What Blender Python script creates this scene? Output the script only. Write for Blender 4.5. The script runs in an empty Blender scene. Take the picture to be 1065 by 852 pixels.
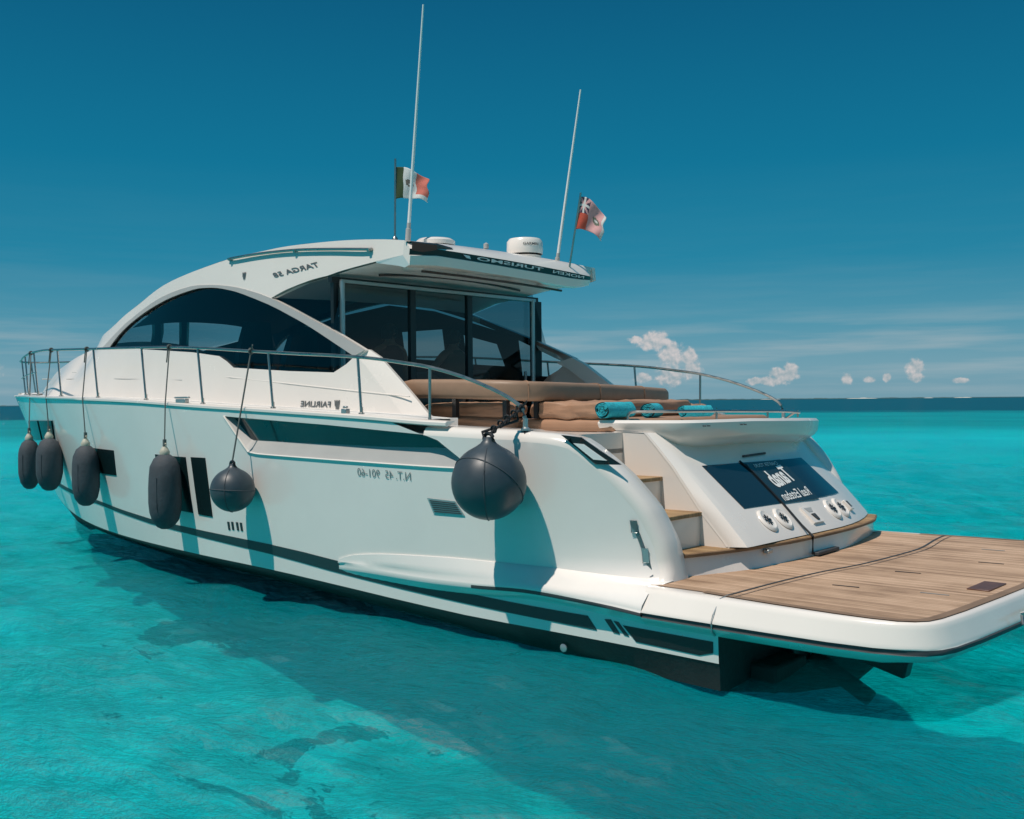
import bpy, bmesh, math, random
from mathutils import Vector, Matrix, noise
from mathutils.geometry import delaunay_2d_cdt
R = math.radians
random.seed(7)
scene = bpy.context.scene
col = scene.collection

# ------------------------------------------------------------------ camera
CAM = (-3.842, 8.700, 2.079)
yaw, pitch, roll = -0.839488, -0.008134, -0.008898
Fw = Vector((math.cos(pitch)*math.cos(yaw), math.cos(pitch)*math.sin(yaw), math.sin(pitch)))
Rt = Vector((math.sin(yaw), -math.cos(yaw), 0.0)); Up = Rt.cross(Fw)
Rt, Up = math.cos(roll)*Rt+math.sin(roll)*Up, -math.sin(roll)*Rt+math.cos(roll)*Up
cd = bpy.data.cameras.new('camera'); cam = bpy.data.objects.new('camera', cd); col.objects.link(cam)
cd.sensor_width = 36; cd.lens = 36*1081.3/1065; cd.clip_start = .1; cd.clip_end = 60000
cam.matrix_world = Matrix(((Rt.x, Up.x, -Fw.x, CAM[0]), (Rt.y, Up.y, -Fw.y, CAM[1]), (Rt.z, Up.z, -Fw.z, CAM[2]), (0, 0, 0, 1)))
scene.camera = cam

# ------------------------------------------------------------------ world, sun, exposure
SUN = Vector((.09, .54, 1.10)).normalized()
elev = math.asin(SUN.z)
w = bpy.data.worlds.new('World'); scene.world = w; w.use_nodes = True
nt = w.node_tree; N = nt.nodes; L = nt.links; N.clear()
def nd(t, **k):
    n = N.new(t)
    for a, b in k.items(): setattr(n, a, b)
    return n
wo = nd('ShaderNodeOutputWorld'); bg = nd('ShaderNodeBackground'); bg.inputs[1].default_value = .1
sky = nd('ShaderNodeTexSky', sky_type='NISHITA'); sky.sun_disc = False
sky.sun_elevation = elev; sky.sun_rotation = math.atan2(SUN.x, SUN.y)
tc = nd('ShaderNodeTexCoord'); sp = nd('ShaderNodeSeparateXYZ'); L.new(tc.outputs['Generated'], sp.inputs[0])
rp = nd('ShaderNodeValToRGB'); L.new(sp.outputs[2], rp.inputs[0])
cr = rp.color_ramp
SKYR = [(0.0, (.175, .335, .415)), (.03, (.165, .345, .43)), (.07, (.080, .295, .405)), (.13, (.016, .225, .36)), (.22, (.003, .172, .305)), (.36, (.002, .108, .218)), (.6, (.006, .13, .24)), (1.0, (.05, .26, .40))]
while len(cr.elements) < len(SKYR): cr.elements.new(.5)
for e, (p, c) in zip(cr.elements, SKYR): e.position = p; e.color = (*c, 1)
sc10 = nd('ShaderNodeVectorMath', operation='SCALE'); sc10.inputs[3].default_value = 10; L.new(rp.outputs[0], sc10.inputs[0])
mx = nd('ShaderNodeMix', data_type='RGBA'); mx.inputs[0].default_value = .985
L.new(sky.outputs[0], mx.inputs[6]); L.new(sc10.outputs[0], mx.inputs[7])
# thin streaky high cloud low over the sea
mp = nd('ShaderNodeMapping'); mp.inputs['Scale'].default_value = (3.2, 3.2, 46); L.new(tc.outputs['Generated'], mp.inputs[0])
ns = nd('ShaderNodeTexNoise'); ns.inputs['Scale'].default_value = 1.6; ns.inputs['Detail'].default_value = 7; ns.inputs['Roughness'].default_value = .55
L.new(mp.outputs[0], ns.inputs[0])
c1 = nd('ShaderNodeValToRGB'); L.new(ns.outputs[0], c1.inputs[0]); c1.color_ramp.elements[0].position = .43; c1.color_ramp.elements[1].position = .68
c2 = nd('ShaderNodeValToRGB'); L.new(sp.outputs[2], c2.inputs[0])
for i, (p, v) in enumerate([(0.0, .55), (.05, .75), (.10, .50), (.19, .10), (.27, 0)]):
    if i > 1: c2.color_ramp.elements.new(.5)
for e, (p, v) in zip(c2.color_ramp.elements, [(0.0, .45), (.045, .85), (.085, .10), (.15, .02), (.22, 0)]): e.position = p; e.color = (v, v, v, 1)
mm = nd('ShaderNodeMath', operation='MULTIPLY'); L.new(c1.outputs[0], mm.inputs[0]); L.new(c2.outputs[0], mm.inputs[1])
mx2 = nd('ShaderNodeMix', data_type='RGBA'); L.new(mm.outputs[0], mx2.inputs[0]); L.new(mx.outputs[2], mx2.inputs[6]); mx2.inputs[7].default_value = (3.1, 4.2, 4.7, 1)
# cumulus heads standing over the horizon, given by bearing and height in degrees
def mth(op, a, b=None, clamp=False):
    q = nd('ShaderNodeMath', operation=op); q.use_clamp = clamp
    for i, v in enumerate((a, b)):
        if v is None: continue
        if isinstance(v, (int, float)): q.inputs[i].default_value = v
        else: L.new(v, q.inputs[i])
    return q.outputs[0]
az = mth('MULTIPLY', mth('ARCTAN2', sp.outputs[1], sp.outputs[0]), 57.2958); el = mth('MULTIPLY', mth('ARCSINE', sp.outputs[2]), 57.2958)
cv = nd('ShaderNodeCombineXYZ'); L.new(az, cv.inputs[0]); L.new(el, cv.inputs[1])
def cn(off, scale, det):
    a_ = nd('ShaderNodeVectorMath', operation='ADD'); L.new(cv.outputs[0], a_.inputs[0]); a_.inputs[1].default_value = off
    q = nd('ShaderNodeTexNoise'); q.inputs['Scale'].default_value = scale; q.inputs['Detail'].default_value = det; q.inputs['Roughness'].default_value = .58; L.new(a_.outputs[0], q.inputs[0]); return q.outputs[0]
CLOUDS = [(-55.93, 3.20, 1.15, .58), (-56.86, 2.5, .85, .75), (-57.83, 2.32, .48, .5), (-57.98, 1.58, .58, .5), (-56.76, 1.30, .85, .75), (-55.0, 3.3, .5, .22), (-55.2, 1.2, .6, .3),
          (-62.75, 1.27, .85, .45), (-62.1, .95, 1.0, .30), (-63.1, 1.62, .45, .38), (-61.3, .95, .5, .22), (-69.3, 1.58, .52, .48), (-69.35, 1.02, .45, .34), (-66.0, 1.0, .36, .34), (-67.1, .95, .32, .22), (-67.95, 1.05, .22, .28), (-71.4, .85, .45, .17), (-21.3, 1.75, .8, .55)]
dm = None
for a0, e0, hw, hh in CLOUDS:
    s_ = nd('ShaderNodeVectorMath', operation='SUBTRACT'); L.new(cv.outputs[0], s_.inputs[0]); s_.inputs[1].default_value = (a0, e0, 0)
    m_ = nd('ShaderNodeVectorMath', operation='MULTIPLY'); L.new(s_.outputs[0], m_.inputs[0]); m_.inputs[1].default_value = (1/hw, 1/hh, 0)
    l_ = nd('ShaderNodeVectorMath', operation='LENGTH'); L.new(m_.outputs[0], l_.inputs[0]); dm = l_.outputs['Value'] if dm is None else mth('MINIMUM', dm, l_.outputs['Value'])
na = cn((0, 0, 0), 2.0, 4.5); nb = cn((-.08, .15, 0), 2.0, 4.5)
body = mth('ADD', mth('SUBTRACT', 1.0, dm), mth('MULTIPLY', mth('SUBTRACT', na, .5), 1.5))
al = nd('ShaderNodeMapRange'); al.interpolation_type = 'SMOOTHSTEP'; L.new(body, al.inputs[0]); al.inputs[1].default_value = -.06; al.inputs[2].default_value = .42; al.inputs[4].default_value = .88
lit = nd('ShaderNodeMapRange'); L.new(mth('ADD', mth('MULTIPLY', mth('SUBTRACT', na, nb), 2.6), mth('MULTIPLY', el, .16)), lit.inputs[0]); lit.inputs[1].default_value = -.15; lit.inputs[2].default_value = .85
ccol = nd('ShaderNodeMix', data_type='RGBA'); L.new(lit.outputs[0], ccol.inputs[0]); ccol.inputs[6].default_value = (3.2, 4.0, 4.35, 1); ccol.inputs[7].default_value = (6.5, 5.95, 5.85, 1)
mx3 = nd('ShaderNodeMix', data_type='RGBA'); L.new(al.outputs[0], mx3.inputs[0]); L.new(mx2.outputs[2], mx3.inputs[6]); L.new(ccol.outputs[2], mx3.inputs[7])
L.new(mx3.outputs[2], bg.inputs[0]); L.new(bg.outputs[0], wo.inputs[0])
sl = bpy.data.lights.new('sun', 'SUN'); sl.energy = 3.9; sl.angle = R(.8); sl.color = (1, .885, .785)
so = bpy.data.objects.new('sun', sl); col.objects.link(so); so.rotation_euler = SUN.to_track_quat('Z', 'Y').to_euler()
vs = scene.view_settings; vs.view_transform = 'Standard'; vs.look = 'None'; vs.gamma = 1; vs.exposure = 0; vs.use_curve_mapping = False
try:
    scene.cycles.use_denoising = True; scene.cycles.max_bounces = 8; scene.cycles.transparent_max_bounces = 24; scene.cycles.caustics_reflective = False; scene.cycles.caustics_refractive = False
except Exception: pass

# ------------------------------------------------------------------ materials
def mat(name, base, rough=.5, metal=0., coat=0., var=0., vscale=3., rvar=0., bump=0., bscale=40., spec=.5):
    m = bpy.data.materials.new(name); m.use_nodes = True; t = m.node_tree; b = t.nodes['Principled BSDF']
    b.inputs['Base Color'].default_value = (*base, 1); b.inputs['Roughness'].default_value = rough; b.inputs['Metallic'].default_value = metal
    b.inputs['Coat Weight'].default_value = coat; b.inputs['Coat Roughness'].default_value = .06; b.inputs['Specular IOR Level'].default_value = spec
    if var or rvar or bump:
        tx = t.nodes.new('ShaderNodeTexCoord')
        n = t.nodes.new('ShaderNodeTexNoise'); n.inputs['Scale'].default_value = vscale; n.inputs['Detail'].default_value = 6; n.inputs['Roughness'].default_value = .62
        t.links.new(tx.outputs['Object'], n.inputs['Vector'])
        if var:
            r = t.nodes.new('ShaderNodeMapRange'); r.inputs[1].default_value = .25; r.inputs[2].default_value = .75; r.inputs[3].default_value = 1-var; r.inputs[4].default_value = 1+var
            t.links.new(n.outputs[0], r.inputs[0])
            v = t.nodes.new('ShaderNodeVectorMath'); v.operation = 'SCALE'; v.inputs[0].default_value = base; t.links.new(r.outputs[0], v.inputs[3]); t.links.new(v.outputs[0], b.inputs['Base Color'])
        if rvar:
            r = t.nodes.new('ShaderNodeMapRange'); r.inputs[1].default_value = .3; r.inputs[2].default_value = .7; r.inputs[3].default_value = max(.02, rough-rvar); r.inputs[4].default_value = rough+rvar
            t.links.new(n.outputs[0], r.inputs[0]); t.links.new(r.outputs[0], b.inputs['Roughness'])
        if bump:
            n2 = t.nodes.new('ShaderNodeTexNoise'); n2.inputs['Scale'].default_value = bscale; n2.inputs['Detail'].default_value = 4; t.links.new(tx.outputs['Object'], n2.inputs['Vector'])
            bp = t.nodes.new('ShaderNodeBump'); bp.inputs['Strength'].default_value = bump; bp.inputs['Distance'].default_value = .01; t.links.new(n2.outputs[0], bp.inputs['Height']); t.links.new(bp.outputs[0], b.inputs['Normal'])
    return m
def glass(name, tint, rough=.02, amt=.0, dark=(.01, .013, .015)):
    """tinted pane: part see-through, part dark film, glossy on top"""
    m = bpy.data.materials.new(name); m.use_nodes = True; t = m.node_tree; t.nodes.clear()
    o = t.nodes.new('ShaderNodeOutputMaterial'); tr = t.nodes.new('ShaderNodeBsdfTransparent'); tr.inputs[0].default_value = (*tint, 1)
    d = t.nodes.new('ShaderNodeBsdfDiffuse'); d.inputs[0].default_value = (*dark, 1); g = t.nodes.new('ShaderNodeBsdfGlossy'); g.inputs['Roughness'].default_value = rough
    a = t.nodes.new('ShaderNodeMixShader'); a.inputs[0].default_value = amt; t.links.new(tr.outputs[0], a.inputs[1]); t.links.new(d.outputs[0], a.inputs[2])
    f = t.nodes.new('ShaderNodeFresnel'); ge = t.nodes.new('ShaderNodeNewGeometry'); io = t.nodes.new('ShaderNodeMath'); io.operation = 'MULTIPLY_ADD'; t.links.new(ge.outputs['Backfacing'], io.inputs[0]); io.inputs[1].default_value = 1/1.5-1.5; io.inputs[2].default_value = 1.5; t.links.new(io.outputs[0], f.inputs[0])   # one thin pane, same from both sides
    b = t.nodes.new('ShaderNodeMixShader'); t.links.new(f.outputs[0], b.inputs[0]); t.links.new(a.outputs[0], b.inputs[1]); t.links.new(g.outputs[0], b.inputs[2]); t.links.new(b.outputs[0], o.inputs[0])
    return m
def teak_mat(name, axis, base=(.47, .305, .195), pitchw=.052):
    m = bpy.data.materials.new(name); m.use_nodes = True; t = m.node_tree; b = t.nodes['Principled BSDF']; k = t.links
    def n(ty, **kw):
        x = t.nodes.new(ty)
        for a_, b_ in kw.items(): setattr(x, a_, b_)
        return x
    tx = n('ShaderNodeTexCoord'); s = n('ShaderNodeSeparateXYZ'); k.new(tx.outputs['Object'], s.inputs[0])
    dv = n('ShaderNodeMath', operation='DIVIDE'); k.new(s.outputs[axis], dv.inputs[0]); dv.inputs[1].default_value = pitchw
    fl = n('ShaderNodeMath', operation='FLOOR'); k.new(dv.outputs[0], fl.inputs[0])
    fr = n('ShaderNodeMath', operation='FRACT'); k.new(dv.outputs[0], fr.inputs[0])
    wn = n('ShaderNodeTexWhiteNoise', noise_dimensions='1D'); k.new(fl.outputs[0], wn.inputs['W'])
    mp = n('ShaderNodeMapping'); sc = [2.5, 2.5, 2.5]; sc[axis] = 42; mp.inputs['Scale'].default_value = sc; k.new(tx.outputs['Object'], mp.inputs[0])
    gr = n('ShaderNodeTexNoise'); gr.inputs['Scale'].default_value = 1.6; gr.inputs['Detail'].default_value = 8; gr.inputs['Roughness'].default_value = .7; k.new(mp.outputs[0], gr.inputs[0])
    bl = n('ShaderNodeTexNoise'); bl.inputs['Scale'].default_value = 1.7; bl.inputs['Detail'].default_value = 4; k.new(tx.outputs['Object'], bl.inputs[0])
    ad = n('ShaderNodeMath', operation='MULTIPLY_ADD'); k.new(wn.outputs[0], ad.inputs[0]); ad.inputs[1].default_value = .42; k.new(gr.outputs[0], ad.inputs[2])
    ad2 = n('ShaderNodeMath', operation='MULTIPLY_ADD'); k.new(bl.outputs[0], ad2.inputs[0]); ad2.inputs[1].default_value = 1.15; k.new(ad.outputs[0], ad2.inputs[2])
    hv = n('ShaderNodeMath', operation='MULTIPLY'); k.new(ad2.outputs[0], hv.inputs[0]); hv.inputs[1].default_value = .5
    rp = n('ShaderNodeValToRGB'); k.new(hv.outputs[0], rp.inputs[0]); e = rp.color_ramp.elements
    e[0].position = .48; e[0].color = (base[0]*.58, base[1]*.54, base[2]*.5, 1); e[1].position = .80; e[1].color = (base[0]*1.28, base[1]*1.33, base[2]*1.4, 1)
    q = e  # middle tone
    x = rp.color_ramp.elements.new(.64); x.color = (*base, 1)
    lt = n('ShaderNodeMath', operation='LESS_THAN'); k.new(fr.outputs[0], lt.inputs[0]); lt.inputs[1].default_value = .10
    ml = n('ShaderNodeMath', operation='MULTIPLY'); k.new(lt.outputs[0], ml.inputs[0]); ml.inputs[1].default_value = .62
    mxx = n('ShaderNodeMix', data_type='RGBA'); k.new(ml.outputs[0], mxx.inputs[0]); k.new(rp.outputs[0], mxx.inputs[6]); mxx.inputs[7].default_value = (.10, .065, .045, 1)
    k.new(mxx.outputs[2], b.inputs['Base Color']); b.inputs['Roughness'].default_value = .62
    bp = n('ShaderNodeBump'); bp.inputs['Strength'].default_value = .35; bp.inputs['Distance'].default_value = .004; k.new(gr.outputs[0], bp.inputs['Height']); k.new(bp.outputs[0], b.inputs['Normal'])
    return m
M = dict(
    gel=mat('white_gelcoat', (.80, .745, .69), .22, coat=.35, var=.025, vscale=1.3, rvar=.07),
    hull=mat('hull_gelcoat', (.80, .76, .72), .20, coat=.4, var=.04, vscale=.9, rvar=.06),
    lin=mat('white_lining', (.90, .89, .87), .5, var=.02),
    deck=mat('nonskid_deck', (.70, .68, .65), .55, var=.04, vscale=6, bump=.2, bscale=120),
    anti=mat('black_antifouling', (.012, .016, .017), .7, var=.35, vscale=5, bump=.4, bscale=30),
    stripe=mat('dark_teal_stripe', (.007, .030, .035), .5),
    blk=mat('black_trim', (.010, .012, .014), .35),
    grey=mat('dark_rubber', (.045, .05, .055), .6, var=.15, vscale=10),
    steel=mat('stainless_steel', (.38, .38, .36), .32, metal=1, rvar=.08, vscale=9),
    silver=mat('satin_silver_trim', (.42, .45, .45), .32, metal=.7),
    ink=mat('grey_lettering', (.10, .11, .115), .5), reg=mat('registration_paint', (.16, .21, .22), .5),
    wht=mat('white_lettering', (.80, .80, .78), .45),
    brown=mat('tan_vinyl', (.36, .205, .125), .48, var=.10, vscale=5, bump=.35, bscale=16),
    brown2=mat('taupe_bolster', (.30, .19, .125), .5, var=.10, vscale=5, bump=.25, bscale=14),
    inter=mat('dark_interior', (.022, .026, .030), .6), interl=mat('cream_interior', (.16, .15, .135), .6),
    cover=mat('fender_cover', (.048, .058, .070), .75, var=.2, vscale=9, bump=.35, bscale=24),
    ball=mat('buoy_vinyl', (.042, .057, .070), .42, var=.15, vscale=5, rvar=.1),
    cap=mat('cream_cap', (.50, .47, .38), .5), rope=mat('grey_rope', (.10, .115, .11), .85), ropeb=mat('dark_rope', (.02, .022, .025), .85),
    towel=mat('turquoise_towel', (.02, .40, .48), .95, var=.3, vscale=30, bump=1., bscale=90),
    pale=mat('pale_grey_moulding', (.40, .40, .39), .45, var=.05),
    win=glass('tinted_window', (.50, .60, .62)), door=glass('tinted_door', (.42, .50, .52)), ws=glass('clear_screen', (.78, .83, .84)),
    hw=mat('hull_window_glass', (.006, .018, .020), .22, spec=.12), tg=mat('transom_glass', (.010, .020, .028), .05, coat=.6),
    sign=mat('sign_vinyl', (.018, .034, .042), .16, coat=.4), recg=mat('hull_glass_band', (.014, .045, .05), .12, coat=.4, var=.2, vscale=2),
    teak=teak_mat('teak_deck', 1), teak2=teak_mat('teak_step', 1, (.36, .22, .10)),
)
# ------------------------------------------------------------------ mesh helpers
class MB:
    def __init__(s): s.v = []; s.f = []; s.m = []
    def vert(s, p): s.v.append(tuple(p)); return len(s.v)-1
    def face(s, idx, m=0): s.f.append(list(idx)); s.m.append(m)
    def grid(s, rows, m=0, flip=False, close=False, mf=None):
        """rows: equal-length lists of points"""
        ids = [[s.vert(p) for p in r] for r in rows]; n = len(rows[0])
        for i in range(len(ids)-1):
            for j in range(n if close else n-1):
                k = (j+1) % n; q = [ids[i][j], ids[i][k], ids[i+1][k], ids[i+1][j]]
                s.face(q[::-1] if flip else q, mf(i, j) if mf else m)
        return ids
    def poly(s, pts, m=0, flip=False):
        q = [s.vert(p) for p in pts]; s.face(q[::-1] if flip else q, m)
    def box(s, c, d, m=0, rot=None):
        c = Vector(c); P = []
        for z in (-1, 1):
            for a, b in ((-1, -1), (1, -1), (1, 1), (-1, 1)):
                o = Vector((a*d[0]/2, b*d[1]/2, z*d[2]/2))
                if rot: o = rot @ o
                P.append(s.vert(c+o))
        for q in ((3, 2, 1, 0), (4, 5, 6, 7), (0, 1, 5, 4), (1, 2, 6, 5), (2, 3, 7, 6), (3, 0, 4, 7)): s.face([P[i] for i in q], m)
    def tube(s, path, r, n=8, m=0, closed=False, cap=True):
        P = [Vector(p) for p in path]; rings = []; k = len(P); up = Vector((0, 0, 1))
        for i in range(k):
            a = P[(i-1) % k] if (closed or i) else P[i]; b = P[(i+1) % k] if (closed or i < k-1) else P[i]
            d = (b-a).normalized(); u = up if abs(d.dot(up)) < .95 else Vector((1, 0, 0))
            x = d.cross(u).normalized(); y = x.cross(d); rr = r[i] if isinstance(r, (list, tuple)) else r
            rings.append([s.vert(P[i]+(x*math.cos(t)+y*math.sin(t))*rr) for t in [2*math.pi*j/n for j in range(n)]])
        for i in range(k if closed else k-1):
            A, B = rings[i], rings[(i+1) % k]
            for j in range(n): s.face([A[j], A[(j+1) % n], B[(j+1) % n], B[j]], m)
        if cap and not closed: s.face(rings[0][::-1], m); s.face(rings[-1], m)
    def lathe(s, prof, c=(0, 0, 0), n=24, m=0, mf=None, wob=None):
        """prof: (r, z) from bottom to top"""
        rows = []
        for i, (r, z) in enumerate(prof):
            rows.append([(c[0]+r*(wob(i, j/n) if wob else 1)*math.cos(2*math.pi*j/n), c[1]+r*(wob(i, j/n) if wob else 1)*math.sin(2*math.pi*j/n), c[2]+z) for j in range(n)])
        s.grid(rows, m, close=True, mf=mf)
        s.poly(rows[0], mf(0, 0) if mf else m, True); s.poly(rows[-1], mf(len(rows)-2, 0) if mf else m)
    def prism(s, pts, fn, a, b, m=0, flip=False):
        """closed outline pts swept from fn(p, a) to fn(p, b)"""
        A = [fn(p, a) for p in pts]; B = [fn(p, b) for p in pts]
        s.poly(A, m, not flip); s.poly(B, m, flip); s.grid([A+A[:1], B+B[:1]], m, flip)
    def mirror(s):
        o = MB(); o.v = [(x, -y, z) for x, y, z in s.v]; o.f = [f[::-1] for f in s.f]; o.m = s.m[:]; return o
    def add(s, o):
        k = len(s.v); s.v += o.v; s.f += [[i+k for i in f] for f in o.f]; s.m += o.m
    def both(s): s.add(s.mirror()); return s
    def build(s, name, mats, parent=None, smooth=True, ang=38, bevel=0, merge=True, seg=2, recalc=False):
        me = bpy.data.meshes.new(name); me.from_pydata(s.v, [], s.f); me.validate()
        if not isinstance(mats, (list, tuple)): mats = [mats]
        for x in mats: me.materials.append(x)
        if len(me.polygons) == len(s.m): me.polygons.foreach_set('material_index', s.m)
        bm = bmesh.new(); bm.from_mesh(me)
        if merge: bmesh.ops.remove_doubles(bm, verts=bm.verts, dist=1e-4)
        if recalc: bmesh.ops.recalc_face_normals(bm, faces=bm.faces)
        bm.to_mesh(me); bm.free()
        if smooth:
            me.polygons.foreach_set('use_smooth', [True]*len(me.polygons)); me.set_sharp_from_angle(angle=R(ang))
        o = bpy.data.objects.new(name, me); col.objects.link(o)
        if parent: o.parent = parent
        if bevel:
            bv = o.modifiers.new('bevel', 'BEVEL'); bv.width = bevel; bv.segments = seg; bv.limit_method = 'ANGLE'; bv.angle_limit = R(40); bv.harden_normals = False
        return o
def tag(o, label=None, cat=None, group=None, kind=None):
    for k, v in (('label', label), ('category', cat), ('group', group), ('kind', kind)):
        if v: o[k] = v
    return o
def empty(name, loc=(0, 0, 0), rz=0):
    o = bpy.data.objects.new(name, None); col.objects.link(o); o.location = loc; o.rotation_euler.z = rz; o.empty_display_size = .2; return o
def inside(p, poly):
    x, y = p; c = False; j = len(poly)-1
    for i in range(len(poly)):
        (xi, yi), (xj, yj) = poly[i], poly[j]
        if (yi > y) != (yj > y) and x < (xj-xi)*(y-yi)/(yj-yi)+xi: c = not c
        j = i
    return c
def dens(pts, st, closed=True):
    o = []; n = len(pts)
    for i in range(n if closed else n-1):
        a, b = pts[i], pts[(i+1) % n]; k = max(1, int(math.ceil(math.hypot(b[0]-a[0], b[1]-a[1])/st)))
        o += [(a[0]+(b[0]-a[0])*t/k, a[1]+(b[1]-a[1])*t/k) for t in range(k)]
    return o if closed else o+[tuple(pts[-1])]
def smoothpoly(pts, n=3):
    """Catmull-Rom through an open list"""
    o = []
    for i in range(len(pts)-1):
        p0, p1, p2, p3 = pts[max(i-1, 0)], pts[i], pts[i+1], pts[min(i+2, len(pts)-1)]
        for k in range(n):
            t = k/n; o.append(tuple(.5*((2*b)+(-a+c)*t+(2*a-5*b+4*c-d)*t*t+(-a+3*b-3*c+d)*t**3) for a, b, c, d in zip(p0, p1, p2, p3)))
    return o+[tuple(pts[-1])]
def segd(p, a, b):
    dx, dy = b[0]-a[0], b[1]-a[1]; q = dx*dx+dy*dy
    t = 0 if q == 0 else max(0, min(1, ((p[0]-a[0])*dx+(p[1]-a[1])*dy)/q)); return math.hypot(p[0]-a[0]-dx*t, p[1]-a[1]-dy*t)
def patch(mb, outline, fn, holes=(), lines=(), st=.15, flip=False, mf=None, m=0, rim=None, rimm=None):
    """fill a 2-D outline (with holes and crease lines) with triangles and lift it onto the surface fn(a, b, depth)"""
    P = []; E = []
    loops = [dens(outline, st)]+[dens(h, st) for h in holes]
    for lp in loops:
        k = len(P); P += lp; E += [(k+i, k+(i+1) % len(lp)) for i in range(len(lp))]
    for ln in lines:
        d = dens(ln, st, False); k = len(P); P += d; E += [(k+i, k+i+1) for i in range(len(d)-1)]
    segs = [(P[a], P[b]) for a, b in E]
    x0, x1 = min(p[0] for p in loops[0]), max(p[0] for p in loops[0]); y0, y1 = min(p[1] for p in loops[0]), max(p[1] for p in loops[0])
    nx, ny = int((x1-x0)/st)+1, int((y1-y0)/st)+1; ex = []
    for i in range(1, nx):
        for j in range(1, ny):
            p = (x0+i*st, y0+j*st)
            if inside(p, loops[0]) and not any(inside(p, h) for h in loops[1:]) and all(segd(p, a, b) > st*.4 for a, b in segs): ex.append(p)
    V, _, F, *_ = delaunay_2d_cdt([Vector(p) for p in P+ex], E, [], 0, 1e-5)
    ids = [mb.vert(fn(v[0], v[1], 0)) for v in V]
    for f in F:
        c = (sum(V[i][0] for i in f)/len(f), sum(V[i][1] for i in f)/len(f))
        if inside(c, loops[0]) and not any(inside(c, h) for h in loops[1:]):
            g = [ids[i] for i in f]; ar = sum(V[f[i]][0]*V[f[(i+1) % len(f)]][1]-V[f[(i+1) % len(f)]][0]*V[f[i]][1] for i in range(len(f)))
            if (ar > 0) != flip: pass
            else: g = g[::-1]
            mb.face(g, mf(*c) if mf else m)
    if rim:
        for lp in loops:
            A = [fn(p[0], p[1], 0) for p in lp]; B = [fn(p[0], p[1], rim) for p in lp]; mb.grid([A+A[:1], B+B[:1]], rimm if rimm is not None else m)
def slab(mb, outline, fn, t0, t1, st=.15, m=0):
    """thin raised plate following surface fn between depths t0 (back) and t1 (front)"""
    patch(mb, outline, lambda a, b, d: fn(a, b, t1), st=st, flip=True, m=m)
    lp = dens(outline, st); A = [fn(p[0], p[1], t0) for p in lp]; B = [fn(p[0], p[1], t1) for p in lp]; mb.grid([A+A[:1], B+B[:1]], m)
def text_poly(s, shear=0., bold=0., res=3):
    cu = bpy.data.curves.new('lettering', 'FONT'); cu.body = s; cu.size = 1; cu.shear = shear; cu.offset = bold; cu.resolution_u = res; cu.align_x = 'CENTER'; cu.align_y = 'CENTER'
    o = bpy.data.objects.new('lettering', cu); col.objects.link(o); dg = bpy.context.evaluated_depsgraph_get(); dg.update()
    me = bpy.data.meshes.new_from_object(o.evaluated_get(dg)); V = [(v.co.x, v.co.y) for v in me.vertices]; F = [list(p.vertices) for p in me.polygons]
    bpy.data.objects.remove(o); bpy.data.curves.remove(cu); bpy.data.meshes.remove(me); return V, F
def lettering(mb, s, fn, width, height, shear=0., bold=0., m=0):
    """fn(u, v) -> point; u along the reading direction, v up; both centred, scaled to width x height"""
    V, F = text_poly(s, shear, bold); x0, x1 = min(v[0] for v in V), max(v[0] for v in V); y0, y1 = min(v[1] for v in V), max(v[1] for v in V)
    ids = [mb.vert(fn(((v[0]-x0)/(x1-x0)-.5)*width, ((v[1]-y0)/(y1-y0)-.5)*height)) for v in V]
    for f in F: mb.face([ids[i] for i in f], m)
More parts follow.
